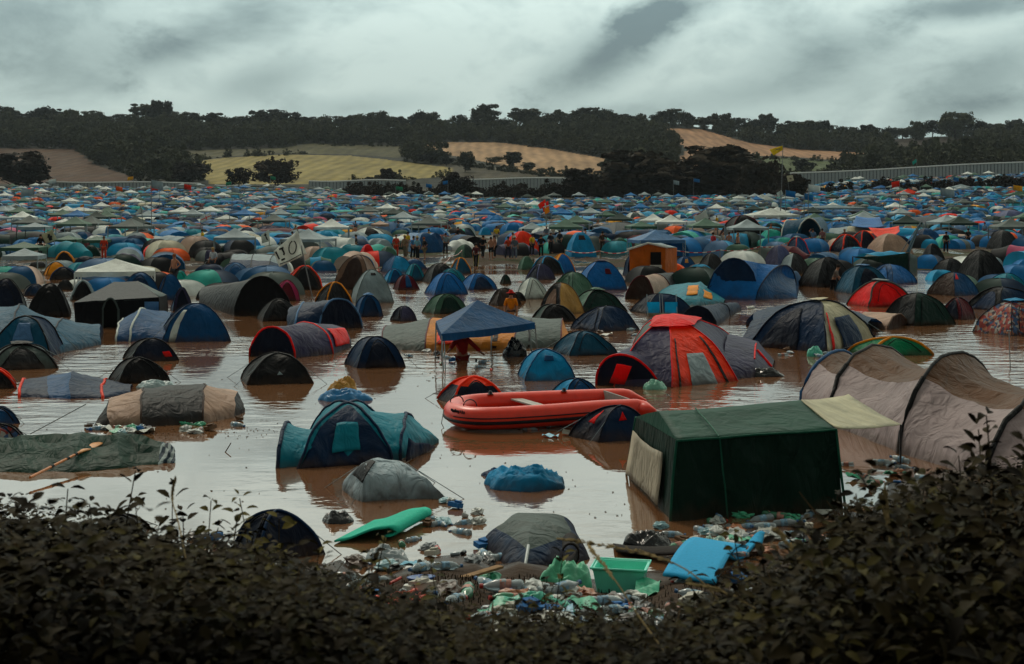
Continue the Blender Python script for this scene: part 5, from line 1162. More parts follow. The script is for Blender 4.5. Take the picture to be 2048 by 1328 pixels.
tape('red and white barrier tape before the people on the right bank',[(1352,501,104),(1440,500,104),(1520,493,106),(1575,485,108)])
tape('red and white barrier tape left of the orange hut',[(1130,500,103),(1200,502,101),(1258,502,100)])
tape('short red and white tape on stakes below the lettered flag',[(628,531,96),(660,523,98),(672,528,97)])
tape('red and white tape slanting towards the mud path, centre left',[(880,528,98),(902,511,104),(924,500,108)])
tape('white tape line across the yard by the left brown dome',[(418,544,92),(465,527,98),(520,527,96)])
# ======================= people
def skin(edges,verts,rad,mat,name,parent,smooth=True,lv=1):
    me=bpy.data.meshes.new(name); me.from_pydata(verts,edges,[]); o_=bpy.data.objects.new(name,me); COL.objects.link(o_)
    md=o_.modifiers.new('s','SKIN'); 
    for v,r_ in zip(me.skin_vertices[0].data,rad): v.radius=(r_,r_) if isinstance(r_,float) else r_; v.use_root=False
    me.skin_vertices[0].data[0].use_root=True
    if lv: sb=o_.modifiers.new('ss','SUBSURF'); sb.levels=lv; sb.render_levels=lv
    dg=bpy.context.evaluated_depsgraph_get(); nm_=bpy.data.meshes.new_from_object(o_.evaluated_get(dg)); bpy.data.objects.remove(o_)
    nm_.materials.clear(); nm_.materials.append(mat); nm_.polygons.foreach_set('use_smooth',[True]*len(nm_.polygons))
    return link(bpy.data.objects.new(name,nm_),parent)
SKINM=plain('skin','#a8735a',.6,var=.08)
def person(px,py,label,shirt='#2a3a55',legs='#1c1c22',hair='#2a1d15',hat=None,pose='stand',sink=0,rz=0,d=None,bare=False,scale=1,wader=False,group=None,stripe=None,shorts=False):
    p=GT(px,py) if d is None else Vector(((px-1024)/F*d,d,0)); p=p-Vector((0,0,sink)); root=empty('person',p,label,'person',group,rz=R(rz)); root.scale=(scale,)*3
    st={'stand':(.10,-.10,0,0),'walk':(.26,-.24,.1,-.1),'wade':(.14,-.12,0,0)}[pose if pose in('stand','walk','wade') else 'stand']
    lean={'wade':.22,'bend':.35}.get(pose,.03)
    v=dict(pel=(0,0,.95),sp=(0,-.02-lean*.3,1.12),ch=(0,-lean*.7,1.34),nk=(0,-lean,1.50),hd=(0,-lean*1.1-.02,1.60),ht=(0,-lean*1.1-.03,1.73),
      lh=(.10,0,.90),lk=(.11,-st[0]*.6,.50),la=(.11,-st[0]*.6+.06,.09),lt=(.12,-st[0]*.6-.12,.04),rh=(-.10,0,.90),rk=(-.11,-st[1]*.6,.50),ra=(-.11,-st[1]*1.2,.09),rt=(-.12,-st[1]*1.2-.16,.04),
      ls=(.18,-lean*.8,1.42),le=(.25,.02-lean,1.14),lw=(.24,-.12-lean,.90),lf=(.24,-.16-lean,.80),rs=(-.18,-lean*.8,1.42),re=(-.26,.03-lean,1.15),rw=(-.26,-.10-lean,.92),rf=(-.25,-.14-lean,.82))
    if pose=='hips': v['le']=(.36,.05,1.2); v['lw']=(.2,-.08,1.02); v['lf']=(.14,-.10,.98)
    if pose=='reach': v['re']=(-.36,-.2-lean,1.30); v['rw']=(-.52,-.4-lean,1.18); v['rf']=(-.60,-.46-lean,1.14); v['le']=(.38,-.1,1.2); v['lw']=(.52,-.25,1.05); v['lf']=(.58,-.3,1.0)
    if pose=='wade': v['re']=(-.34,-.1-lean,1.16); v['rw']=(-.4,-.3-lean,1.02); v['rf']=(-.42,-.38-lean,.96)
    if pose=='up': v['re']=(-.30,-.15,1.52); v['rw']=(-.16,-.2,1.68); v['rf']=(-.1,-.2,1.72)
    K=list(v); idx={k:i for i,k in enumerate(K)}; RD=dict(pel=(.15,.11),sp=(.13,.10),ch=(.165,.115),nk=.055,hd=.088,ht=.075,lh=.09,rh=.09,lk=.062,rk=.062,la=.042,ra=.042,lt=.038,rt=.038,ls=.062,rs=.062,le=.043,re=.043,lw=.030,rw=.030,lf=.034,rf=.034)
    E=[('pel','sp'),('sp','ch'),('ch','nk'),('nk','hd'),('hd','ht'),('pel','lh'),('lh','lk'),('lk','la'),('la','lt'),('pel','rh'),('rh','rk'),('rk','ra'),('ra','rt'),('ch','ls'),('ls','le'),('le','lw'),('lw','lf'),('ch','rs'),('rs','re'),('re','rw'),('rw','rf')]
    skin([(idx[a],idx[b]) for a,b in E],[v[k] for k in K],[RD[k] for k in K],SKINM,'body',root)
    def shell(keys,edges,grow,mat,name,ends={}):
        ii={k:i for i,k in enumerate(keys)}; vv=[]
        for k in keys:
            if k in ends: a,b,t_=ends[k]; vv.append(lerp(Vector(v[a]),Vector(v[b]),t_))
            else: vv.append(v[k])
        rr_=[]
        for k in keys:
            r0=RD[ends[k][0]] if k in ends else RD[k]; rr_.append(tuple(q+grow for q in r0) if isinstance(r0,tuple) else (r0+grow,)*2)
        return skin([(ii[a],ii[b]) for a,b in edges],vv,rr_,mat,name,root)
    if not bare:
        shell(['pel','sp','ch','nk0','ls','le0','rs','re0'],[('pel','sp'),('sp','ch'),('ch','nk0'),('ch','ls'),('ls','le0'),('ch','rs'),('rs','re0')],.018,plain('shirt'+shirt,shirt,.8,bump=.4),'shirt',{'nk0':('nk','ch',.25),'le0':('le','lw',.7 if wader else 0),'re0':('re','rw',.7 if wader else 0)})
    q=.25 if shorts else .95
    lm=shell(['pel','lh','lk','la0','rh','rk','ra0'],[('pel','lh'),('lh','lk'),('lk','la0'),('pel','rh'),('rh','rk'),('rk','ra0')] if not shorts else [('pel','lh'),('lh','la0'),('pel','rh'),('rh','ra0')],.016,plain('trousers'+legs,legs,.8,bump=.4),'trousers',{'la0':('lk','la',q if not shorts else 0),'ra0':('rk','ra',q if not shorts else 0)}) if not shorts else shell(['pel','lh','la0','rh','ra0'],[('pel','lh'),('lh','la0'),('pel','rh'),('rh','ra0')],.02,plain('trousers'+legs,legs,.8,bump=.4),'shorts',{'la0':('lh','lk',.8),'ra0':('rh','rk',.8)})
    h=Vector(v['ht']); m=MB(); hc_=h+Vector((0,.012,-.045))
    m.lathe([(.001,.10),(.06,.085),(.09,.045),(.10,0),(.096,-.04),(.085,-.075)],Matrix.Translation(hc_),12); m2=mesh('hair',m.v,m.f,plain('hair'+hair,hair,.8),root,smooth=True)
    m=MB(); m.lathe([(.001,.012),(.012,0),(.014,-.03),(.001,-.04)],Matrix.Translation(Vector(v['hd'])+Vector((0,-.095,.02))),6); mesh('nose',m.v,m.f,SKINM,root)
    if hat:
        m=MB(); m.lathe([(.001,.13),(.07,.12),(.095,.05),(.10,.02),(.20,.0),(.20,-.01),(.1,.0)],Matrix.Translation(hc_+Vector((0,0,.02))),14); mesh('hat',m.v,m.f,plain('hat'+hat,hat,.8),root,smooth=True)
    if stripe:
        for s_ in (1,-1):
            m=MB(); P_=[Vector(v['lh' if s_>0 else 'rh'])+Vector((s_*.10,0,0)),Vector(v['lk' if s_>0 else 'rk'])+Vector((s_*.075,0,0)),Vector(v['la' if s_>0 else 'ra'])+Vector((s_*.055,0,.03))]; m.tube(P_,.014,4); mesh('side_stripe',m.v,m.f,plain('str'+stripe,stripe,.7),root)
    return root
person(924,740,'person in a red jacket wading with arms spread under the blue gazebo','#a81f16','#7a1a14',pose='reach',sink=.88,d=40.2,wader=True,rz=20)
person(1022,620,'person in a yellow and red jacket and hat, chest deep behind the gazebo','#d87a12','#1c1c22',hat='#c02018',sink=.95,d=58.5,rz=0)
person(952,535,'person in a dark red top walking with yellow striped trousers on the mud path','#4a1a20','#141318',pose='walk',rz=170,stripe='#d6c020')
person(966,517,'person in black walking behind the one with yellow striped trousers','#16161a','#1a1a20',pose='walk',rz=160)
person(1666,580,'person in a grey shirt bending while wading right of the huge blue tent','#6e6058','#141216',pose='wade',sink=.45,rz=70)
person(1648,572,'person in dark clothes wading left of the one in the grey shirt','#1c1a1c','#141216',pose='wade',sink=.5,rz=-60)
for a in [(792,514,'woman in a long red dress, leftmost of the standing people','#c23a22','#c23a22','#6a4a2c',None,'stand'),(810,516,'person in a straw hat next to the woman in red','#8a6a52','#6a5a48','#5a3a22','#b89a6a','stand'),(826,518,'person in a blue shirt between the straw hats','#3a78a8','#14161c','#241a14',None,'hips'),(835,520,'person in a straw hat and light blue shirt','#78a8b8','#16181c','#4a3020','#c0a878','stand'),(849,521,'person in a black shirt and khaki shorts, right of the straw hats','#1a181a','#7a6a50','#8a4a2a',None,'hips'),(858,500,'person in a yellow shirt standing before the big blue dome','#d8b020','#8a8a8a','#241a14',None,'stand'),(891,512,'person in pale top and dark trousers right of the big blue dome','#7a8a94','#2a2a30','#241a14',None,'up'),(881,474,'person in red among the tents above the bank','#8a3022','#2a2a30','#241a14',None,'stand'),(907,476,'person in light blue at the top of the mud path','#7a9ab0','#7a6a50','#241a14',None,'stand'),
 (982,520,'bare chested person in dark shorts at the right of the mud path','#8a6a52','#1a181c','#241a14',None,'stand'),(989,516,'person in dark clothes beside the bare chested one','#2a2220','#1a181c','#3a2418',None,'stand'),(1016,518,'person in an orange red shirt before the orange dome','#c8401c','#2c3040','#241a14',None,'walk'),(1029,518,'person in grey with a pale hat walking before the orange dome','#56606c','#6a7280','#241a14','#b8b8b0','walk'),(1064,512,'person in a bright yellow shirt at the right of the orange dome','#d8a818','#1c1a1e','#241a14',None,'stand'),(1082,514,'person all in black right of the yellow shirt','#141418','#141418','#241a14',None,'hips'),(1101,508,'person with a pale cap in the dark group','#2a2c34','#181a20','#241a14','#a0a0a0','stand'),(1120,505,'person in a dark jacket left of the blue dome with window','#1c2028','#20242c','#2a1a14',None,'stand'),(1205,506,'tall person in brown right of the blue dome with window','#4a3428','#3a2a24','#241a14',None,'hips'),
 (1427,510,'person in a red checked shirt by the barrier tape, right bank','#b8303a','#8a7868','#241a14',None,'stand'),(1445,506,'person in a cream shirt drinking, by the barrier tape','#b0a090','#16161a','#241a14',None,'up'),(1458,508,'person in black between the cream shirt and the bare chested one','#141418','#141418','#241a14',None,'stand'),(1475,512,'bare chested person at the right of the group by the barrier tape','#a8735a','#141418','#5a3a24',None,'up'),(1626,500,'person with a blue shirt before the hooped tunnel tent','#54708a','#1a1a20','#241a14',None,'up'),(1645,500,'person in pink brown shirt right of the one in blue','#8a5a58','#2a2028','#241a14',None,'stand'),(1690,500,'person in black sitting high before the orange framed door','#1a1614','#5a1414','#8a6a48',None,'stand'),(1892,506,'dark dressed person on the dim right bank','#1a1614','#161416','#241a14',None,'stand'),(1936,496,'dark dressed person farther right on the dim bank','#201a18','#161416','#241a14',None,'hips'),(1970,478,'person in a light blue shirt sitting among the dark tents, far right','#7a9ab8','#2a2a30','#241a14',None,'stand'),(427,552,'blond person in white before the brown dome, left yard','#b0b4b8','#30343c','#b09060',None,'stand'),(350,574,'bearded person with bare shoulders by the turquoise dome, left','#a8735a','#30343c','#8a4a28',None,'hips')]:
    person(a[0],a[1],a[2],a[3],a[4],a[5],hat=a[6],pose=a[7],rz=random.uniform(-60,60),bare='bare chested' in a[2] or 'bare shoulders' in a[2],shorts='shorts' in a[2])
# ======================= the rest of the camp
PAL=[('navy',13),('blue',16),('bright',15),('sky',13),('teal',6),('turq',3),('grey',6),('dgrey',9),('black',9),('white',4.5),('silver',8),('cream',1),('sand',2.5),('dgreen',6),('mgreen',5),('orange',3),('red',2.2),('yellow',1.3),('purple',3),('lblue',6),('tan',2),('maroon',1),('pink',.7)]
WORDS={'navy':'navy','blue':'blue','bright':'bright blue','sky':'light blue','teal':'teal','turq':'turquoise','grey':'grey','dgrey':'charcoal','black':'black','white':'white','silver':'pale grey','cream':'cream','sand':'beige','dgreen':'dark green','mgreen':'sage green','orange':'orange','red':'red','yellow':'yellow','purple':'dark purple','lblue':'grey blue','tan':'tan','maroon':'maroon','pink':'pink'}
PK=[p[0] for p in PAL]; PW=np.array([p[1] for p in PAL],float); PW/=PW.sum()
FM={}
def farmat(c):
    if c not in FM:
        h_=C[c].strip('#'); dk_='#'+''.join('%02x'%int(int(h_[i:i+2],16)*1.0) for i in (0,2,4)); m=plain('far_fabric_'+c,dk_,.7,bump=.4,scale=1.2,var=.25); FM[c]=m
    return FM[c]
def shape_arrays(kind,hi=False):
    """local unit tent about 3 m wide; returns V,Q,matidx(0/1)"""
    V_=[];Q_=[];M_=[]
    def grid(g,mi):
        b=len(V_); k=len(g[0])
        for r in g: V_.extend(r)
        for i in range(len(g)-1):
            for j in range(k-1): Q_.append((b+i*k+j,b+i*k+j+1,b+(i+1)*k+j+1,b+(i+1)*k+j)); M_.append(mi(i,j) if callable(mi) else mi)
    nt_=8 if hi else 4; nu=5 if hi else 2
    if kind in(0,1,2):
        n=4 if kind<2 else 6; w=1.6; h=(1.25,1.0,1.45)[kind]; asp=(1,.75,1)[kind]
        ft=[(w*math.cos(R(45+360/n*k)),w*asp*math.sin(R(45+360/n*k))) for k in range(n)]
        for k in range(n):
            g=[]
            for t in range(nt_+1):
                ph=t/nt_*math.pi/2; r=math.cos(ph)**.8; z=h*math.sin(ph)**.9; row=[]
                for i in range(nu+1):
                    u=i/nu; q=4*u*(1-u); a,b=ft[k],ft[(k+1)%n]; rr=r*(1-.1*q*math.sin(math.pi*t/nt_)); row.append((lerp(a[0],b[0],u)*rr,lerp(a[1],b[1],u)*rr,(-.15 if t==0 else z*(1-.05*q))))
                g.append(row)
            grid(g,(lambda i,j,k=k:1 if k==3 else 0) if kind!=2 else (lambda i,j,k=k:k%2))
    elif kind in(3,4):
        A=[]; L=1.7 if kind==3 else 2.2; hs=(.9,1.2,1.1,.5) if kind==3 else (1.2,1.35,1.3,1.2); ws=(1.0,1.3,1.2,.6) if kind==3 else (1.3,1.4,1.4,1.3); na=10 if hi else 6
        for q,(hh,ww) in enumerate(zip(hs,ws)):
            x=-L+2*L*q/3; A.append([(x,ww*math.cos(math.pi*i/na),hh*max(0,math.sin(math.pi*i/na))**.85-(.15 if i in (0,na) else 0)) for i in range(na+1)])
        g=[]
        for q in range(3):
            for k_ in range(3 if hi else 1):
                t=k_/3; g.append([tuple(lerp(A[q][i][c],A[q+1][i][c],t)-(0.06*math.sin(math.pi*t) if c==2 else 0) for c in range(3)) for i in range(na+1)])
        g.append(A[3]); grid(g,lambda i,j:1 if (i//(3 if hi else 1))==1 else 0)
        for A_ in (A[0],A[3]): grid([A_,[(A_[0][0],A_[i][1],-.15) for i in range(na+1)]],0)
    elif kind==5: # gazebo
        e=1.6; zc=1.95; za=2.75
        for k in range(4):
            c=[(-e,-e),(e,-e),(e,e),(-e,e)]; a,b=c[k],c[(k+1)%4]; ns=3 if hi else 1
            grid([[(lerp(a[0],b[0],u)*(1-t),lerp(a[1],b[1],u)*(1-t),lerp(zc,za,t)-.12*math.sin(math.pi*t)) for u in(0,.5,1)] for t in [i/(ns+1) for i in range(ns+2)]],0)
            grid([[(a[0],a[1],zc-.22),(b[0],b[1],zc-.22)],[(a[0],a[1],zc),(b[0],b[1],zc)]],0)
            x,y=a; s=.05; grid([[(x-s,y,-.2),(x+s,y-s,-.2),(x+s,y+s,-.2),(x-s,y,-.2)],[(x-s,y,zc),(x+s,y-s,zc),(x+s,y+s,zc),(x-s,y,zc)]],1)
    return np.array(V_,float),np.array(Q_,int),np.array(M_,int)
# positions: jittered rows so that tents stand packed
cand=[]
USEDA=np.array([(a,b,c) for a,b,c in USED])
Y=95.5
random.seed(11)
while Y<494:
    step=2.55 if Y<200 else 2.9
    px=-40; 
    X=-.43*Y
    while X<.43*Y:
        X+=step*random.uniform(.85,1.35); yy_=Y+random.uniform(-1,1); px_=1024+X/yy_*F
        row=rowpx(px_,yy_)
        if yy_>395+15*math.sin(px_*.01) and 700<px_<1640: continue
        if px_>1640 and 388<yy_<420: continue
        # open mud and grass yards in the near bank
        if 900<px_<1240 and row>512: continue
        if 930<px_<1010 and row>458+abs(px_-965)*.3: continue
        if 785<px_<900 and row>505: continue
        if px_<330 and 512<row<540 and random.random()<.75: continue
        if 380<px_<440 and row>525: continue
        if 1240<px_<2048 and row>497 and random.random()<.8: continue
        dd=(USEDA[:,0]-X)**2+(USEDA[:,1]-yy_)**2
        if (dd<(USEDA[:,2]+1.15)**2).any(): continue
        cand.append((X,yy_))
    Y+=step*1.02
random.seed(3); extra=[]
for _ in range(4000):
    Y=random.uniform(66,94); px=random.choice((random.uniform(-30,600),random.uniform(-30,600),random.uniform(1230,2080))); X=(px-1024)/F*Y
    row=YH+HC*F/Y
    if 560<px<780 and row>545: continue
    if 1600<px<1700 and row>560: continue
    if any((a-X)**2+(b-Y)**2<(max(.55,c*.62)+.85)**2 for a,b,c in USED) or any((a-X)**2+(b-Y)**2<4.2 for a,b in extra): continue
    extra.append((X,Y))
    if len(extra)>=42: break
print('EXTRA',len(extra))
cand=[(a,b) for a,b in cand]+extra
cand.sort(key=lambda c:c[1]+random.uniform(-4,4)+(1000 if abs(c[0]/c[1])>.372 else 0))
HAND=len([o for o in scene.objects if o.parent is None and o.get('category')=='tent'])
NI=300-HAND
def zone(px,Y):
    h='left edge' if px<300 else 'left part' if px<650 else 'left centre' if px<950 else 'right centre' if px<1250 else 'right part' if px<1650 else 'right edge'
    return h
meshc={}
def localmesh(kind,c1,c2):
    if (kind,c1,c2) not in meshc:
        V_,Q_,M_=shape_arrays(kind,True); out=[]
        for mi,c in ((0,c1),(1,c2)):
            sel=Q_[M_==mi]; 
            if len(sel)==0: out.append(None); continue
            uq,inv=np.unique(sel.ravel(),return_inverse=True); out.append(npmesh('tent_cloth',V_[uq],inv.reshape(sel.shape),[farmat(c)],smooth=kind!=5))
        meshc[(kind,c1,c2)]=out
    return meshc[(kind,c1,c2)]
KN={0:'dome tent',1:'low dome tent',2:'round family tent',3:'tapered tunnel tent',4:'long tunnel tent',5:'gazebo'}
def pick():
    k=int(RNG.choice(6,p=[.38,.25,.12,.12,.10,.03])); c1=PK[int(RNG.choice(len(PK),p=PW))]
    if k==5: c1=['white','silver','silver','mgreen','dgreen','bright','grey','mgreen'][int(RNG.integers(8))]; c2='silver'
    else: c2=c1 if RNG.random()<.45 else PK[int(RNG.choice(len(PK),p=PW))]
    s=float(RNG.uniform(.6,1.15)); return k,c1,c2,s
rowsn={}
for (X,Y) in cand[:NI]:
    k,c1,c2,s=pick(); px=1024+X/Y*F; z=max(-.3,tz(X,Y)) if Y>=95 else -.25; k=k if Y>95 or k<3 else 0; a=random.uniform(0,6.28)
    if k==5: s=.95; a=random.uniform(-.3,.3)
    two='' if c1==c2 or k==5 else ' and '+WORDS[c2]
    lb='%s%s %s packed on the near bank, %s'%(WORDS[c1],two,KN[k],zone(px,Y)) if Y>=95 else '%s%s %s half sunk at the far waterline, %s'%(WORDS[c1],two,KN[k],zone(px,Y)); nm='gazebo' if k==5 else 'tent'
    root=empty(nm,(X,Y,z),lb,'gazebo' if k==5 else 'tent',lb+' group' if False else ('%s %ss on the near bank, %s' if Y>=95 else '%s %ss at the far waterline, %s')%(WORDS[c1]+two,KN[k],zone(px,Y)),rz=a); root.scale=(s,s,s*random.uniform(.88,1.1))
    ms=localmesh(k,c1,c2); names=('canopy','leg') if k==5 else ('flysheet','door_panel' if k<3 else 'middle_panel')
    for mm,nn in zip(ms,names):
        if mm: link(bpy.data.objects.new(nn,mm),root)
# remaining: one mass
VV=[];QQ=[];MM=[];off=0; LO=[shape_arrays(k) for k in range(6)]; pidx={c:i for i,c in enumerate(PK)}
for (X,Y) in cand[NI:]:
    k,c1,c2,s=pick(); z=tz(X,Y); a=random.uniform(0,6.28)
    if k==5: a=random.uniform(-.3,.3); s=.95; 
    px=1024+X/Y*F
    V_,Q_,M_=LO[k]; c_,s_=math.cos(a)*s,math.sin(a)*s
    VV.append(np.stack([V_[:,0]*c_-V_[:,1]*s_+X,V_[:,0]*s_+V_[:,1]*c_+Y,V_[:,2]*s+z],1)); QQ.append(Q_+off); MM.append(np.where(M_==0,pidx[c1],pidx[c2])); off+=len(V_)
if VV:
    fo=link(bpy.data.objects.new('tent_field',npmesh('tent_field',np.concatenate(VV),np.concatenate(QQ),[farmat(c) for c in PK],np.concatenate(MM)))); tag(fo,'mass of thousands of tents covering the rising field as far as the fence','tents',kind='stuff')
print('TENTS hand',HAND,'ind',NI,'stuff',len(cand)-NI)

# small flags and people far in the camp
random.seed(17)
def copy_tree(o,parent=None):
    c=o.copy(); COL.objects.link(c); c.parent=parent
    for ch in o.children: copy_tree(ch,c)
    return c
src=[o for o in scene.objects if o.name.startswith('person') and o.parent is None and o.scale[0]==1 and not any(w in o['label'] for w in ('wading','deep','wades','sitting'))]
for i in range(34):
    px,py=random.choice(((random.uniform(700,920),random.uniform(470,515)),(random.uniform(980,1240),random.uniform(470,512)),(random.uniform(1300,1700),random.uniform(455,505)),(random.uniform(50,680),random.uniform(455,520))))
    p=GT(px,py); c=copy_tree(random.choice(src)); c.location=p; c.rotation_euler=(0,0,random.uniform(0,6.28)); z_='left' if px<700 else 'centre' if px<1250 else 'right'
    c['label']='distant person standing between the tents of the %s camp'%z_; c['group']='distant people in the %s camp'%z_
fc=['white','red','yellow','bright','orange','green','white','silver']
for i in range(22):
    px=random.uniform(20,2030); d=random.uniform(150,430); X=(px-1024)/F*d; z=tz(X,d); h=random.uniform(4.5,6.5); c=random.choice(fc); z_='left' if px<683 else 'middle' if px<1366 else 'right'
    root=empty('flag',(X,d,z),'tiny %s flag flying over the far tents, %s part of the camp'%(WORDS[c] if c in WORDS else c,z_),'flag','tiny %s flags over the far tents, %s part'%(c,z_))
    m=MB(); m.tube([(0,0,-.2),(0,0,h)],.045,5); mesh('pole',m.v,m.f,plain('flag_pole','#77797a',.5,.3),root)
    w=random.choice((-1,1))*random.uniform(1.2,1.8); hh=.9; g=[[Vector((w*u,.12*math.sin(u*6),h-.05-hh*v-.25*u)) for u in [q/6 for q in range(7)]] for v in (0,.5,1)]; m=MB(); m.grid(g); o_=mesh('cloth',m.v,m.f,farmat(c),root,smooth=True); md=o_.modifiers.new('t','SOLIDIFY'); md.thickness=.02
for o_ in scene.objects:
    if o_.parent is None and len(str(o_.get('label','')).split())>16: print('LONG',o_.name,o_['label'])
# ======================= litter
BOT=plain('bottle_plastic','#a8b6bc',.18,spec=.6,var=.2); BOT.node_tree.nodes['Principled BSDF'].inputs['Transmission Weight'].default_value=.45
BOTG=plain('bottle_green','#3f7a5c',.2,var=.2); CAPB=plain('cap_blue','#2f5f90',.4); CAPR=plain('cap_red','#b0261c',.4); LABB=plain('label_blue','#7a9db4',.5,scale=30,var=.5); LABR=plain('label_red','#a8776a',.5,scale=30,var=.5); WHT=plain('white_plastic','#b4b6b2',.45,bump=.5,scale=14,var=.15)
def bottle_protos(cap,lab,body,crush):
    m=MB(); rg=random.Random(crush)
    prof=[(.001,0),(.036,.002),(.044,.02),(.043,.06),(.040,.10),(.044,.14),(.044,.20),(.030,.245),(.014,.275),(.014,.285)]
    m.lathe(prof,Matrix.Rotation(R(90),4,'Y'),10)
    for p in m.v: n_=mn.noise_vector(p*14+Vector((crush*3,0,0)))*.016*(crush>0); p+=n_
    b=mesh('b',m.v,m.f,body,smooth=True).data
    m=MB(); m.lathe([(.001,.312),(.018,.311),(.018,.285),(.001,.283)],Matrix.Rotation(R(90),4,'Y'),8); c=mesh('c',m.v,m.f,cap).data
    m=MB(); m.lathe([(.0465,.09),(.0465,.17)],Matrix.Rotation(R(90),4,'Y'),10)
    l=mesh('l',m.v,m.f,lab,smooth=True).data
    for o_ in list(scene.objects):
        if o_.data in (b,c,l) and o_.data is not None: bpy.data.objects.remove(o_)
    return b,c,l
BP=[bottle_protos(CAPB,LABB,BOT,1),bottle_protos(CAPR,LABR,BOT,2),bottle_protos(CAPB,LABB,BOT,5),bottle_protos(CAPR,LABR,BOTG,3)]
BL=['clear plastic bottle with a blue cap','clear plastic bottle with a red cap','dented clear bottle with a blue label','green plastic bottle with a red label']
def flatmesh(name,fn,mat,close=True,smooth=True):
    o_=fn(); return o_
def keep(mb,mat,smooth=True):
    o_=mesh('p',mb.v,mb.f,mat,None,mb.m,smooth); d_=o_.data; bpy.data.objects.remove(o_); return d_
def crumple(seed,w,h,mat,flat=.6):
    m=MB(); nU,nV=18,12; g=[]
    for i in range(nV):
        ph=-math.pi/2+math.pi*i/(nV-1); row=[]
        for j in range(nU):
            a=2*math.pi*j/nU; q=Vector((math.cos(a)*math.cos(ph),math.sin(a)*math.cos(ph),math.sin(ph))); r=1+.45*mn.noise(q*1.6+Vector((seed,0,0)))+.35*mn.noise(q*4+Vector((0,seed,0))); row.append(Vector((q.x*w/2*r,q.y*w*.36*r,q.z*h/2*r*1)))
        g.append(row)
    m.grid(g,close=True); return keep(m,mat,False)
random.seed(21)
PL=lambda n,c,**k: plain(n,c,.4,bump=.4,scale=12,**k)
ITEMS=[]
for i,(n,c) in enumerate((('white','#b9bcb8'),('white','#c6c6be'),('pale blue','#7fa6ae'),('green','#3fa07a'),('black','#151316'),('grey','#6d7276'),('orange','#a06038'),('white','#a9aca6'),('brown','#4a3428'))):
    ITEMS.append(('plastic_bag' if i<5 else 'rag',crumple(i*3.1+1,.26,.12,PL('bag_'+c.strip('#'),c)),'crumpled %s %s'%(n,'plastic bag' if i<5 else 'rag'),'bag' if i<5 else 'rag'))
for n,c in (('blue','#1f5a98'),('silver','#8a9296'),('red','#a8281c'),('black','#1a1a1c')):
    m=MB(); m.lathe([(.001,0),(.028,0),(.033,.01),(.033,.115),(.027,.125),(.001,.124)],Matrix.Rotation(R(90),4,'Y'),10); ITEMS.append(('drink_can',keep(m,plain('can_'+c,c,.3,.5)),'%s drink can'%n,'can'))
for n,c in (('white','#b4b0a4'),('brown','#5f4632'),('blue','#25639c')):
    m=MB(); m.box((0,0,.03),(.18,.12,.06)); m.box((.02,.03,.075),(.10,.09,.02),rz=.4); ITEMS.append(('carton',keep(m,plain('carton_'+c,c,.7,bump=.3,scale=20),False),'squashed %s carton'%n,'carton'))
m=MB(); m.lathe([(.001,0),(.026,0),(.038,.09),(.040,.092),(.036,.09),(.024,.006)],Matrix.Rotation(R(80),4,'Y'),10); ITEMS.append(('paper_cup',keep(m,WHT),'white paper cup','cup'))
m=MB(); g=[[Vector((.16*(i/8-.5)*2,.10*(j/5-.5)*2,.02+.025*math.sin(i*1.1+j))) for i in range(9)] for j in range(6)]; m.grid(g); m.grid([[p+Vector((0,0,.006)) for p in r] for r in g])
SHP=m
for n,c in (('white','#bcbcb4'),('green','#2fa07c'),('white','#a8a89c'),('pale blue','#5fa8c4')): ITEMS.append(('wrapper',keep(SHP,plain('wrap_'+c,c,.4,bump=.4,scale=16)),'flat %s wrapper'%n,'wrapper'))
ZL={}
def litter(px,py,where,kind=None,s=1,rz=None):
    p=GS(px,py)
    if p.z>.001: p.z+=.01
    k=random.random() if kind is None else kind
    a=random.uniform(0,6.28) if rz is None else rz; s*=random.uniform(.9,1.35)
    if k<.46:
        i=random.choices(range(4),(4,2,4,1))[0]; lb=BL[i]+' '+where; root=empty('plastic_bottle',(p.x,p.y,p.z+.025),lb,'bottle',BL[i].replace('bottle','bottles')+' '+where,rz=a); root.scale=(s,s,s); root.rotation_euler=(random.uniform(-.3,3),random.uniform(-.15,.1),a)
        for mm,nn in zip(BP[i],('body','cap','label')): link(bpy.data.objects.new(nn,mm),root)
    else:
        nm,me_,w_,cat=random.choice(ITEMS); o_=link(bpy.data.objects.new(nm,me_)); o_.location=(p.x,p.y,p.z+.02); o_.rotation_euler=(random.uniform(-.2,.2),random.uniform(-.2,.2),a); o_.scale=(s,s,s*random.uniform(.7,1.1)); tag(o_,w_+' '+where,cat,w_+' items '+where)
def scatter(n,poly,where,s=1,kind=None):
    xs=[q[0] for q in poly]; ys_=[q[1] for q in poly]; c=0
    while c<n:
        x,y=random.uniform(min(xs),max(xs)),random.uniform(min(ys_),max(ys_))
        if inpoly(x,y,poly): litter(x,y,where,s=s,kind=kind); c+=1
scatter(66,[(840,1060),(960,1060),(975,1110),(1040,1160),(1180,1180),(1200,1250),(900,1260),(690,1180),(650,1120),(760,1110)],'in the litter left of the crate')
scatter(52,[(1180,1190),(1330,1180),(1480,1150),(1500,1190),(1380,1260),(1000,1270),(1000,1190)],'in the litter below the crate')
scatter(54,[(1310,1055),(1500,1030),(1640,1025),(1700,1060),(1660,1120),(1560,1120),(1400,1110),(1300,1080)],'on the shore below the green frame tent')
scatter(16,[(1690,930),(1810,910),(1860,960),(1730,990)],'on the mud right of the green frame tent')
scatter(14,[(850,1000),(960,1005),(960,1050),(850,1060)],'floating just off the shore',.9)
scatter(10,[(330,845),(480,840),(470,870),(340,870)],'floating by the tan and grey tunnel',.9)
scatter(16,[(170,852),(300,858),(290,872),(180,868)],'in the litter line above the tarpaulin',1.1)
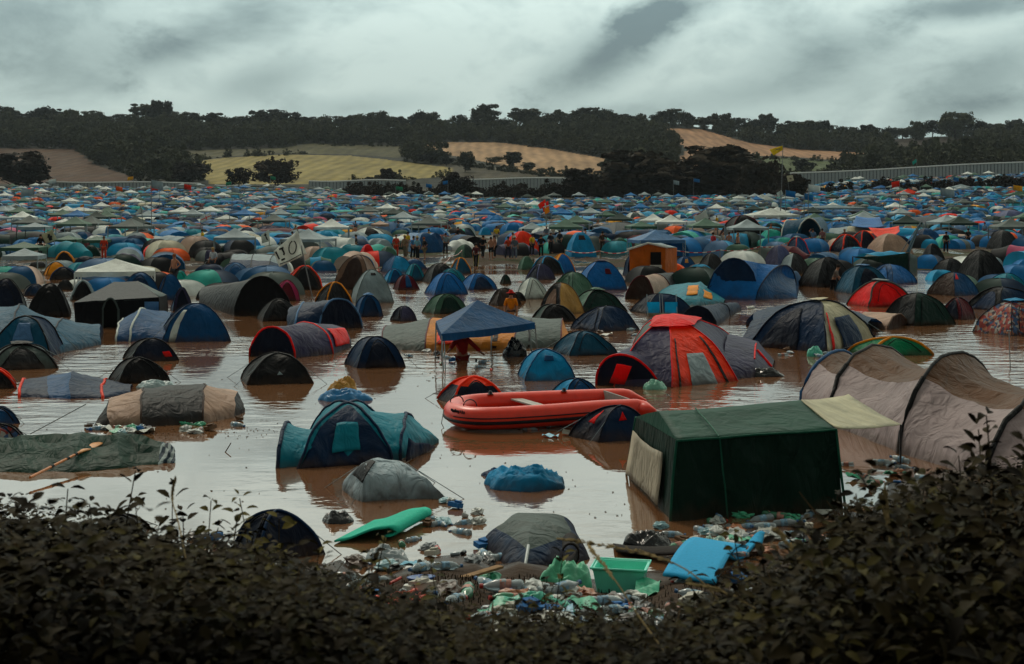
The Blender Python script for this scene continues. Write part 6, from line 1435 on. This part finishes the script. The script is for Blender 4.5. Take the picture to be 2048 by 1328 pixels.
scatter(12,[(500,790),(530,800),(520,830),(1240,790),(1350,770),(1360,830),(1180,920)],'floating in open water around the dinghy',.8)
scatter(14,[(820,700),(1060,720),(1030,745),(830,725)],'floating around the gazebo legs',.9)
scatter(10,[(1180,660),(1260,690),(1300,660),(1240,640)],'floating behind the red family tent',1.1)
scatter(14,[(1470,600),(1560,600),(1700,700),(1620,740),(1560,720)],'floating near the navy and off white tent',1.1)
scatter(20,[(0,1085),(430,1070),(560,1150),(300,1180),(0,1150)],'under the front left bushes')
scatter(12,[(1180,510),(1240,515),(1230,540),(1120,530)],'scattered on the far muddy bank',1.6)
# specks of straw, twigs and scum drifting on the water
random.seed(31); m=MB()
for _ in range(520):
    cx,cy=random.choice(((random.uniform(300,1300),random.uniform(700,1060)),(random.uniform(0,2000),random.uniform(590,800)),(random.gauss(390,110),random.gauss(862,8))))
    if cy<560: continue
    p=G(cx,cy,.004); a=random.uniform(0,3.14); l=random.uniform(.008,.030)*(1 if cy>800 else 2.2); w=l*random.uniform(.15,.7); dx=Vector((math.cos(a),math.sin(a),0))*l; dy=Vector((-math.sin(a),math.cos(a),0))*w
    m.add([p-dx-dy*.4,p-dy,p+dx,p+dy*.8,p+dx*.2+dy*.2+Vector((0,0,.012))],[(0,1,4),(1,2,4),(2,3,4),(3,0,4)])
tag(m.build('floating_scum',plain('scum','#4a3a28',.8,var=.6,scale=1.5),None),'specks of straw, twigs and scum drifting on the brown water','scum',kind='stuff')
# named single pieces
lump('plastic_bag',1308,778,.55,.4,.24,'mgreen','full pale green plastic bag floating before the red family tent','bag',7,mat=PL('bag_g','#6fae96'))
lump('plastic_bag',1630,712,.5,.4,.3,'turq','turquoise carrier bag floating left of the big brown tunnel','bag',9,mat=PL('bag_t','#46b39a'))
lump('refuse_sack',1295,1095,.62,.42,.25,'black','shiny black refuse sack on the shore under the green frame tent','bag',11,mat=plain('sack','#0e0d10',.2,bump=.6,scale=10,var=.3))
lump('refuse_sack',1030,712,.7,.5,.5,'black','black refuse sack floating below the right legs of the gazebo','bag',12,mat=plain('sack','#0e0d10',.2,bump=.6,scale=10,var=.3))
lump('refuse_sack',1528,752,1.0,.5,.22,'black','flat black plastic sheet floating right of the red family tent','bag',13,mat=plain('sack','#0e0d10',.2,bump=.6,scale=10,var=.3))
lump('refuse_sack',676,1052-8,.45,.35,.16,'black','black sack with a white mark left of the green foam mat','bag',14,mat=plain('sack','#0e0d10',.2,bump=.6,scale=10,var=.3))
lump('carrier_bag',1432,1112,.5,.4,.26,'silver','pale green striped carrier bag by the blue foam mats','bag',15,mat=PL('bag_s','#8fb3a4'))
lump('carrier_bag',776,1120,.55,.4,.2,'silver','heap of clear plastic bags below the green foam mat','bag',16,mat=PL('bag_w','#9aa3a6'))
lump('carrier_bag',1130,1165,.55,.4,.25,'turq','thin green carrier bags heaped left of the crate','bag',17,mat=PL('bag_gg','#4fae86'))
lump('carrier_bag',1050,1215,.7,.35,.14,'turq','sea green plastic sheet torn in the front litter','bag',18,mat=PL('bag_tt','#3cae94'))
lump('carrier_bag',815,1206,.42,.22,.13,'red','orange red and white snack bag at the front of the litter','bag',19,rz=.5,mat=PL('bag_r','#d0401f'))
lump('carrier_bag',310,776,.8,.5,.22,'silver','pale blue white bag floating above the tan and grey tunnel','bag',20,mat=PL('bag_pb','#9fb4b6'))
lump('life_vest',688,800,1.1,.6,.28,'sky','bright blue and yellow float bag behind the teal and navy tent','bag',21,mat=PL('bag_bb','#1f78b0'))
lump('cloth_bundle',686,789,.7,.4,.38,'yellow','mustard yellow cloth on the bright blue float bag','cloth',22,mat=PL('bag_yy','#b8842a'))
p=GS(842,1166); root=empty('blue_dish',p,'rounded blue plastic dish on the mud at the front','dish',rz=.3); m=MB(); m.lathe([(.001,.01),(.09,.0),(.12,.05),(.125,.055),(.10,.06),(.001,.035)],Matrix.Diagonal((1.1,.7,1,1)),20); mesh('bowl',m.v,m.f,plain('dish_blue','#1b4f98',.35),root,smooth=True)
a_=GS(755,1192); b_=GS(1000,1160); m=MB(); ax=b_-a_; m.box((a_+b_)/2+Vector((0,0,.03)),(ax.length,.09,.025),rz=math.atan2(ax.y,ax.x)); o_=m.build('wooden_plank',plain('plank','#8a6c4c',.8,bump=.4,scale=9,var=.3),None,origin=a_); tag(o_,'long bare wooden plank lying in the litter left of the crate','plank')
a_=GS(780,1172); b_=GS(802,1162); m=MB(); m.tube([a_+Vector((0,0,.02)),b_+Vector((0,0,.03))],.015,6); o_=m.build('red_tube',plain('tube_red','#b82a18',.4),None,True,origin=a_); tag(o_,'short red plastic tube on the mud left of the blue dish','tube')
a_=G(2021,745,-.1); m=MB(); m.tube([a_,W(2018,660,a_.y)],.015,5); m.box(W(2018,662,a_.y),(.1,.03,.03)); o_=m.build('metal_stake',plain('alloy','#9aa3a8',.35,.7),None,True,origin=a_); tag(o_,'lone thin metal stake standing in the water at the right edge','stake')
tarp('floating light blue foam sheet behind the navy tunnel',[(1455,598),(1512,596),(1510,601),(1462,604)],'sky',[67,67,66,65.5],name='foam_sheet',cat='mat',sag=0,th=.05)
# deck chairs half sunk
p=G(1322,632); root=empty('deck_chair',p,'pale blue and white folding deck chair half sunk behind the red family tent','chair')
m=MB(); 
for i,(dx,c) in enumerate(((-.55,0),(.15,0))): m.grid([[p+Vector((dx+.5*u,.1*v,.55-.5*v)) for u in (0,.5,1)] for v in (0,.5,1)])
m.build('seat_cloth',fm('sky'),root); m=MB(); m.grid([[p+Vector((-.55+.5*u,-.03+.1*v,.12-.1*v)) for u in (0,1,1.4,2.4)] for v in (0,1)]); m.build('seat_cloth',fm('cream'),root)
m=MB()
for dx in (-.5,0,.1,.65): m.tube([p+Vector((dx,0,-.2)),p+Vector((dx-.05,.1,.85))],.02,5)
m.build('frame',plain('alloy','#9aa3a8',.35,.7),root)
# ======================= foreground bushes, nettles and grasses
random.seed(5); RNG=np.random.default_rng(5)
def lmat(name,c1,c2):
    m,nt_,b=newmat(name); g=nt_.new('ShaderNodeNewGeometry'); n=nt_.new('ShaderNodeTexNoise',inp={'Scale':2.2,'Detail':3}); nt_.link(g.outputs['Position'],n.inputs['Vector'])
    oi=nt_.new('ShaderNodeMath',operation='MULTIPLY_ADD',inp={1:.45,2:-.22}); nt_.link(g.outputs['Random Per Island'],oi.inputs[0]); s=nt_.new('ShaderNodeMath',operation='ADD'); nt_.link(n.outputs['Fac'],s.inputs[0]); nt_.link(oi.outputs[0],s.inputs[1])
    mr=nt_.new('ShaderNodeMapRange',inp={'From Min':.3,'From Max':.8}); nt_.link(s.outputs[0],mr.inputs['Value']); mx=nt_.new('ShaderNodeMix',data_type='RGBA'); nt_.link(mr.outputs[0],mx.inputs['Factor']); mx.inputs[6].default_value=(*c1,1); mx.inputs[7].default_value=(*c2,1); nt_.link(mx.outputs[2],b.inputs['Base Color']); b.inputs['Roughness'].default_value=.7; b.inputs['Specular IOR Level'].default_value=.06
    return m
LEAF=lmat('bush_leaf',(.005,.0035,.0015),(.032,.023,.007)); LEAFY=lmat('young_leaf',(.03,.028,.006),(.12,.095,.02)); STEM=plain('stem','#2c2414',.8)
LB=np.array([(0,0,0),(.25,.22,.03),(.55,.27,.04),(.85,.13,0),(1,0,-.06),(.85,-.13,0),(.55,-.27,.04),(.25,-.22,.03),(.3,0,-.03),(.62,0,-.03)]); LQ=np.array([(0,1,8,8),(1,2,9,8),(2,3,4,9),(0,8,7,7),(8,9,6,7),(9,4,5,6)])
LQ=np.array([(0,1,8,7),(1,2,9,8),(2,3,4,9),(8,9,6,7),(9,4,5,6)])
def leaf(o,dirv,size,roll,droop):
    d=np.array(dirv)/np.linalg.norm(dirv); up=np.array([0,0,1.]); s=np.cross(up,d); s/=max(1e-6,np.linalg.norm(s)); u=np.cross(d,s)
    s2=s*math.cos(roll)+u*math.sin(roll); u2=np.cross(d,s2); v=LB.copy(); v[:,2]-=droop*v[:,0]**2
    return np.array(o)+size*(v[:,:1]*d+v[:,1:2]*s2+v[:,2:3]*u2)
def plant_arrays(h,nn,lsize,seed,style=0):
    """returns leaves V,Q and stem points"""
    rg=np.random.default_rng(seed); V_=[];Q_=[];o=0; bend=rg.uniform(-.25,.25,2); stems=[]
    def stemline(b0,top,k=7):
        return [np.array(b0)+(np.array(top)-np.array(b0))*t+np.array([bend[0],bend[1],0])*h*(t*t)*.6 for t in np.linspace(0,1,k)]
    lines=[stemline((0,0,0),(0,0,h))]
    for b in range(2 if style==0 else 3):
        a=rg.uniform(0,6.28); t=rg.uniform(.25,.55); p=lines[0][int(t*6)]; lines.append(stemline(p,(p[0]+math.cos(a)*h*.28,p[1]+math.sin(a)*h*.28,p[2]+h*(1-t)*.75),5))
    for li,L in enumerate(lines):
        n=nn if li==0 else nn//2
        for i in range(n):
            t=(.18+.82*(i+1)/n) if li==0 else (i+1)/n; x=t*(len(L)-1); k=min(int(x),len(L)-2); p=L[k]+(L[k+1]-L[k])*(x-k)
            base=i*(2.4 if style==0 else 1.57)+rg.uniform(-.4,.4); sz=lsize*(1.1-.6*t)*rg.uniform(.75,1.2)
            for q in range(2 if style==0 else 3):
                a=base+q*(math.pi if style==0 else 2.1); el=rg.uniform(-.35,.5)+.5*(t>.9); dv=(math.cos(a),math.sin(a),el); pet=.35 if style==0 else .7
                o_=p+np.array(dv)*sz*pet*.5; vv=leaf(o_,dv,sz,rg.uniform(-.6,.6),rg.uniform(.1,.5)); V_.append(vv); Q_.append(LQ+o); o+=len(LB)
    return np.concatenate(V_),np.concatenate(Q_),lines
def ytop(px):
    return interp(px,[-200,0,150,250,350,450,520,600,680,760,900,1000,1100,1250,1400,1500,1600,1700,1800,1950,2048,2300],[1010,1010,1020,1050,1065,1085,1100,1120,1150,1180,1215,1225,1215,1235,1215,1165,1100,1030,975,935,900,880])
PR=[]
for i in range(8):
    st_=i%2; V_,Q_,L=plant_arrays(1.0,14 if st_==0 else 10,.115 if st_==0 else .095,40+i,st_); PR.append((V_,Q_,L))
PR2=[]
for i in range(8):
    V_,Q_,L=plant_arrays(1.0,15,.15 if i%2==0 else .12,80+i,i%2); PR2.append((V_,Q_,L))
PM=[]
for i,(V_,Q_,L) in enumerate(PR2):
    sm=MB()
    for q,l in enumerate(L): sm.tube([Vector(p) for p in l],[lerp(.0065,.0025,z_/len(l)) for z_ in range(len(l))],5)
    so_=mesh('s',sm.v,sm.f,STEM,None,smooth=True); sd_=so_.data; bpy.data.objects.remove(so_)
    PM.append((npmesh('leaves',V_,Q_,[LEAF],smooth=True),npmesh('leaves',V_,Q_,[LEAFY],smooth=True),sd_))
# plants that rise over the mass: x, top row, distance, young, words
SH=[(20,1000,8,0),(75,985,8,0),(118,955,7.5,0),(205,985,7,0),(222,935,7,0),(300,990,7.2,0),(342,968,7,0),(372,1010,7.5,0),(405,980,7.4,1),(440,1020,7,1),(478,1040,7.3,0),(527,985,7,1),(556,1015,6.8,1),(585,1090,6.5,1),(610,1080,6.6,1),(650,1150,6.2,1),(725,1062,6.4,1),(742,1100,6.0,0),(770,1150,6,0),(895,1128,6.4,1),(950,1180,6.2,0),(1035,1175,6,0),(1098,1092,6.2,1),(1110,1150,6,0),(1180,1170,5.8,0),(1250,1185,5.7,0),(1320,1180,5.7,0),(1385,1130,6,0),(1440,1140,6,0),(1515,1060,6.6,1),(1560,1075,6.4,0),(1610,1040,6.6,0),(1665,985,7,0),(1700,1000,6.8,0),(1745,990,6.6,0),(1800,930,7,0),(1850,940,6.8,0),(1905,910,6.5,0),(1950,905,6.4,0),(1985,850,6.0,0),(2010,810,6.0,0),(2040,880,6.2,0),(1880,985,6.2,0),(1780,1060,6.0,0),(160,1030,6.6,0),(60,1060,6.2,0),(280,1060,6.0,0),(390,1085,5.8,1),(500,1120,5.6,0)]
kinds=['slender','leafy','drooping','upright']
for i,(px,yt,d,yg) in enumerate(SH):
    X=(px-1024)/F*d; g=tz(X,d); h=max(.35,HC-(yt-YH)/F*d-g); side=['far left','left','left centre','centre','right centre','right','far right'][min(6,int(px/293))]
    root=empty('bush_shoot',(X,d,g-.03),'%s %s shoot rising above the dark bushes, %s foreground'%('yellow green' if yg else 'dark',kinds[i%4],side),'bush','%s %s shoots in the %s foreground'%('yellow green' if yg else 'dark',kinds[i%4],side),rz=random.uniform(0,6.28)); k=i%8; s=h; w=min(h,1.05)*random.uniform(.75,.95); root.scale=(w,w,s)
    link(bpy.data.objects.new('leaves',PM[k][1 if yg else 0]),root); link(bpy.data.objects.new('stem',PM[k][2]),root)
LEAFM=lmat('olive_leaf',(.012,.011,.003),(.065,.052,.013)); MI=[]
VV=[];QQ=[];off=0; cnt=0
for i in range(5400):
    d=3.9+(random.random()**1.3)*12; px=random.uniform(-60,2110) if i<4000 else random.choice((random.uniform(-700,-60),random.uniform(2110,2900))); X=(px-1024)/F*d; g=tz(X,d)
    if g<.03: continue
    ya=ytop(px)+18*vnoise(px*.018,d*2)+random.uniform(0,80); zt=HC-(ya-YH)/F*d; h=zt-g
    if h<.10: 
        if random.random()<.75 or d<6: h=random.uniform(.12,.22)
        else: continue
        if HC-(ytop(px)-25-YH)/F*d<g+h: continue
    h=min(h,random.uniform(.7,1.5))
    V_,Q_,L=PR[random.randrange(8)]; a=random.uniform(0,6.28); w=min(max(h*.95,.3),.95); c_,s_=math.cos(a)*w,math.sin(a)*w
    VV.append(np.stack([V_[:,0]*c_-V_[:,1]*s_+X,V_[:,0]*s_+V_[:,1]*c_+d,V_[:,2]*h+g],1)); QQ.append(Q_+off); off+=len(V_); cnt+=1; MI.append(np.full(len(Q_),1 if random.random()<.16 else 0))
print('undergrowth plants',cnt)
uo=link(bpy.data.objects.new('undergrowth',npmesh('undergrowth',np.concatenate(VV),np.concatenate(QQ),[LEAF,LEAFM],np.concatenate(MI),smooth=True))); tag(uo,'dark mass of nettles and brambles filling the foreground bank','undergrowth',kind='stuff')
# bare twigs and old stalks standing through the mass
TW=MB(); random.seed(8)
for i in range(300):
    d=random.uniform(4.6,9); px=random.uniform(-40,2090); X=(px-1024)/F*d; g=tz(X,d); zt=HC-(ytop(px)-random.uniform(-60,55)-YH)/F*d; h=zt-g
    if h<.25: continue
    a=random.uniform(0,6.28); r_=h*random.uniform(.05,.4); P_=[Vector((X+math.cos(a)*r_*t*t,d+math.sin(a)*r_*t*t,g+h*t-(.12*h*t*t*t))) for t in (0,.25,.5,.75,1)]; TW.tube(P_,[.005,.0045,.004,.003,.0015],4)
    if random.random()<.5:
        b_=P_[3]; a2=a+random.uniform(-1,1); TW.tube([b_,b_+Vector((math.cos(a2)*.08,math.sin(a2)*.08,.06)),b_+Vector((math.cos(a2)*.17,math.sin(a2)*.17,.05))],[.0025,.002,.001],4)
tag(TW.build('dry_stalks',plain('dry_stalk','#5a4428',.8,var=.4),None),'bare brown twigs and dead stalks among the foreground bushes','stalks',kind='stuff')
# grass blades
GV=[];GQ=[];o=0
for i in range(9000):
    d=3.8+random.random()*11; px=random.uniform(-60,2110); X=(px-1024)/F*d; g=tz(X,d)
    if g<.05: continue
    zt=HC-(ytop(px)+20-YH)/F*d
    h=random.uniform(.12,.45)
    if g+h>zt: h=max(.06,zt-g)
    a=random.uniform(0,6.28); b=np.array([math.cos(a),math.sin(a),0])*h*random.uniform(.2,.6); sd_=np.array([-math.sin(a),math.cos(a),0])*.005; p=np.array([X,d,g])
    GV+= [p-sd_,p+sd_,p+b*.35+sd_*.8+np.array([0,0,h*.65]),p+b*.35-sd_*.8+np.array([0,0,h*.65]),p+b+np.array([0,0,h*.85]),p+b+sd_*.1+np.array([0,0,h*.85])]; GQ+=[(o,o+1,o+2,o+3),(o+3,o+2,o+5,o+4)]; o+=6
go=link(bpy.data.objects.new('grass',npmesh('grass',np.array(GV),np.array(GQ),[LEAF]))); tag(go,'rough grass between the nettles on the bank','grass',kind='stuff')
# seed heads of tall grass
SEED=plain('seed_head','#8a7650',.8,var=.3); 
def seedgrass(pts,label,r=.012,head=.45):
    """pts: as seen (x,y,d) from foot to tip"""
    P_=[W(*q) for q in pts]; Q_=[]
    for i in range(len(P_)-1):
        a,b,c,d=P_[max(i-1,0)],P_[i],P_[i+1],P_[min(i+2,len(P_)-1)]
        for j in range(6):
            t=j/6; Q_.append(.5*((2*b)+(c-a)*t+(2*a-5*b+4*c-d)*t*t+(3*b-a-3*c+d)*t**3))
    Q_.append(P_[-1]); root=empty('tall_grass',P_[0],label,'grass'); m=MB(); m.tube(Q_,[lerp(.004,.0015,i/len(Q_)) for i in range(len(Q_))],5); m.build('stalk',SEED,root,True)
    m=MB(); n=len(Q_); s0=int(n*(1-head)); rg=random.Random(len(label))
    for i in range(s0,n-1):
        for k in range(7):
            t=rg.random(); p=lerp(Q_[i],Q_[i+1],t); ax=(Q_[i+1]-Q_[i]).normalized(); f=math.sin(math.pi*min(1,(i+t-s0)/(n-s0)+.12)); dv=Vector((rg.uniform(-1,1),rg.uniform(-1,1),rg.uniform(-1,1))).normalized(); e=p+ax*.022+dv*r*f; m.tube([p+dv*r*.4*f,lerp(p,e,.55)+dv*.002,e],[.0015,.0034,.0008],4)
    m.build('seed_head',SEED,root)
seedgrass([(1700,1420,5),(1690,1300,5.1),(1640,1190,5.2),(1600,1120,5.3),(1562,1070,5.4),(1550,1062,5.4)],'bent straw coloured seed head leaning left over the litter, right of centre',.014,.5)
seedgrass([(1786,1340,5),(1784,1200,5),(1780,1090,5.05),(1772,1020,5.1),(1770,980,5.1)],'upright straw coloured seed head against the dark bushes, right',.014,.42)
seedgrass([(1640,1400,4.6),(1600,1330,4.7),(1540,1240,4.8),(1450,1185,4.9),(1380,1168,5)],'long thin stalk arching left below the blue foam mats',.008,.4)
seedgrass([(1560,1420,4.6),(1500,1290,5),(1400,1160,5.2),(1300,1110,5.4),(1170,1085,5.6),(1120,1078,5.7)],'loose feathery grass stalk arching over the crate',.012,.5)
seedgrass([(1400,1400,4.6),(1290,1250,5),(1230,1160,5.2),(1190,1110,5.4),(1178,1092,5.5)],'second feathery stalk crossing in front of the crate',.012,.5)
seedgrass([(90,1420,4.6),(70,1300,4.7),(40,1260,4.7),(0,1240,4.8),(-30,1232,4.8)],'pale stalk arching to the left edge in the bottom corner',.008,.5)
seedgrass([(420,1400,4.6),(395,1240,5),(360,1060,5.4),(345,1000,5.6),(350,960,5.6)],'thin dark stalk among the left shoots',.006,.3)
seedgrass([(1500,1420,4.4),(1560,1330,4.5),(1640,1310,4.5)],'low pale stalk at the bottom right of the frame',.008,.5)
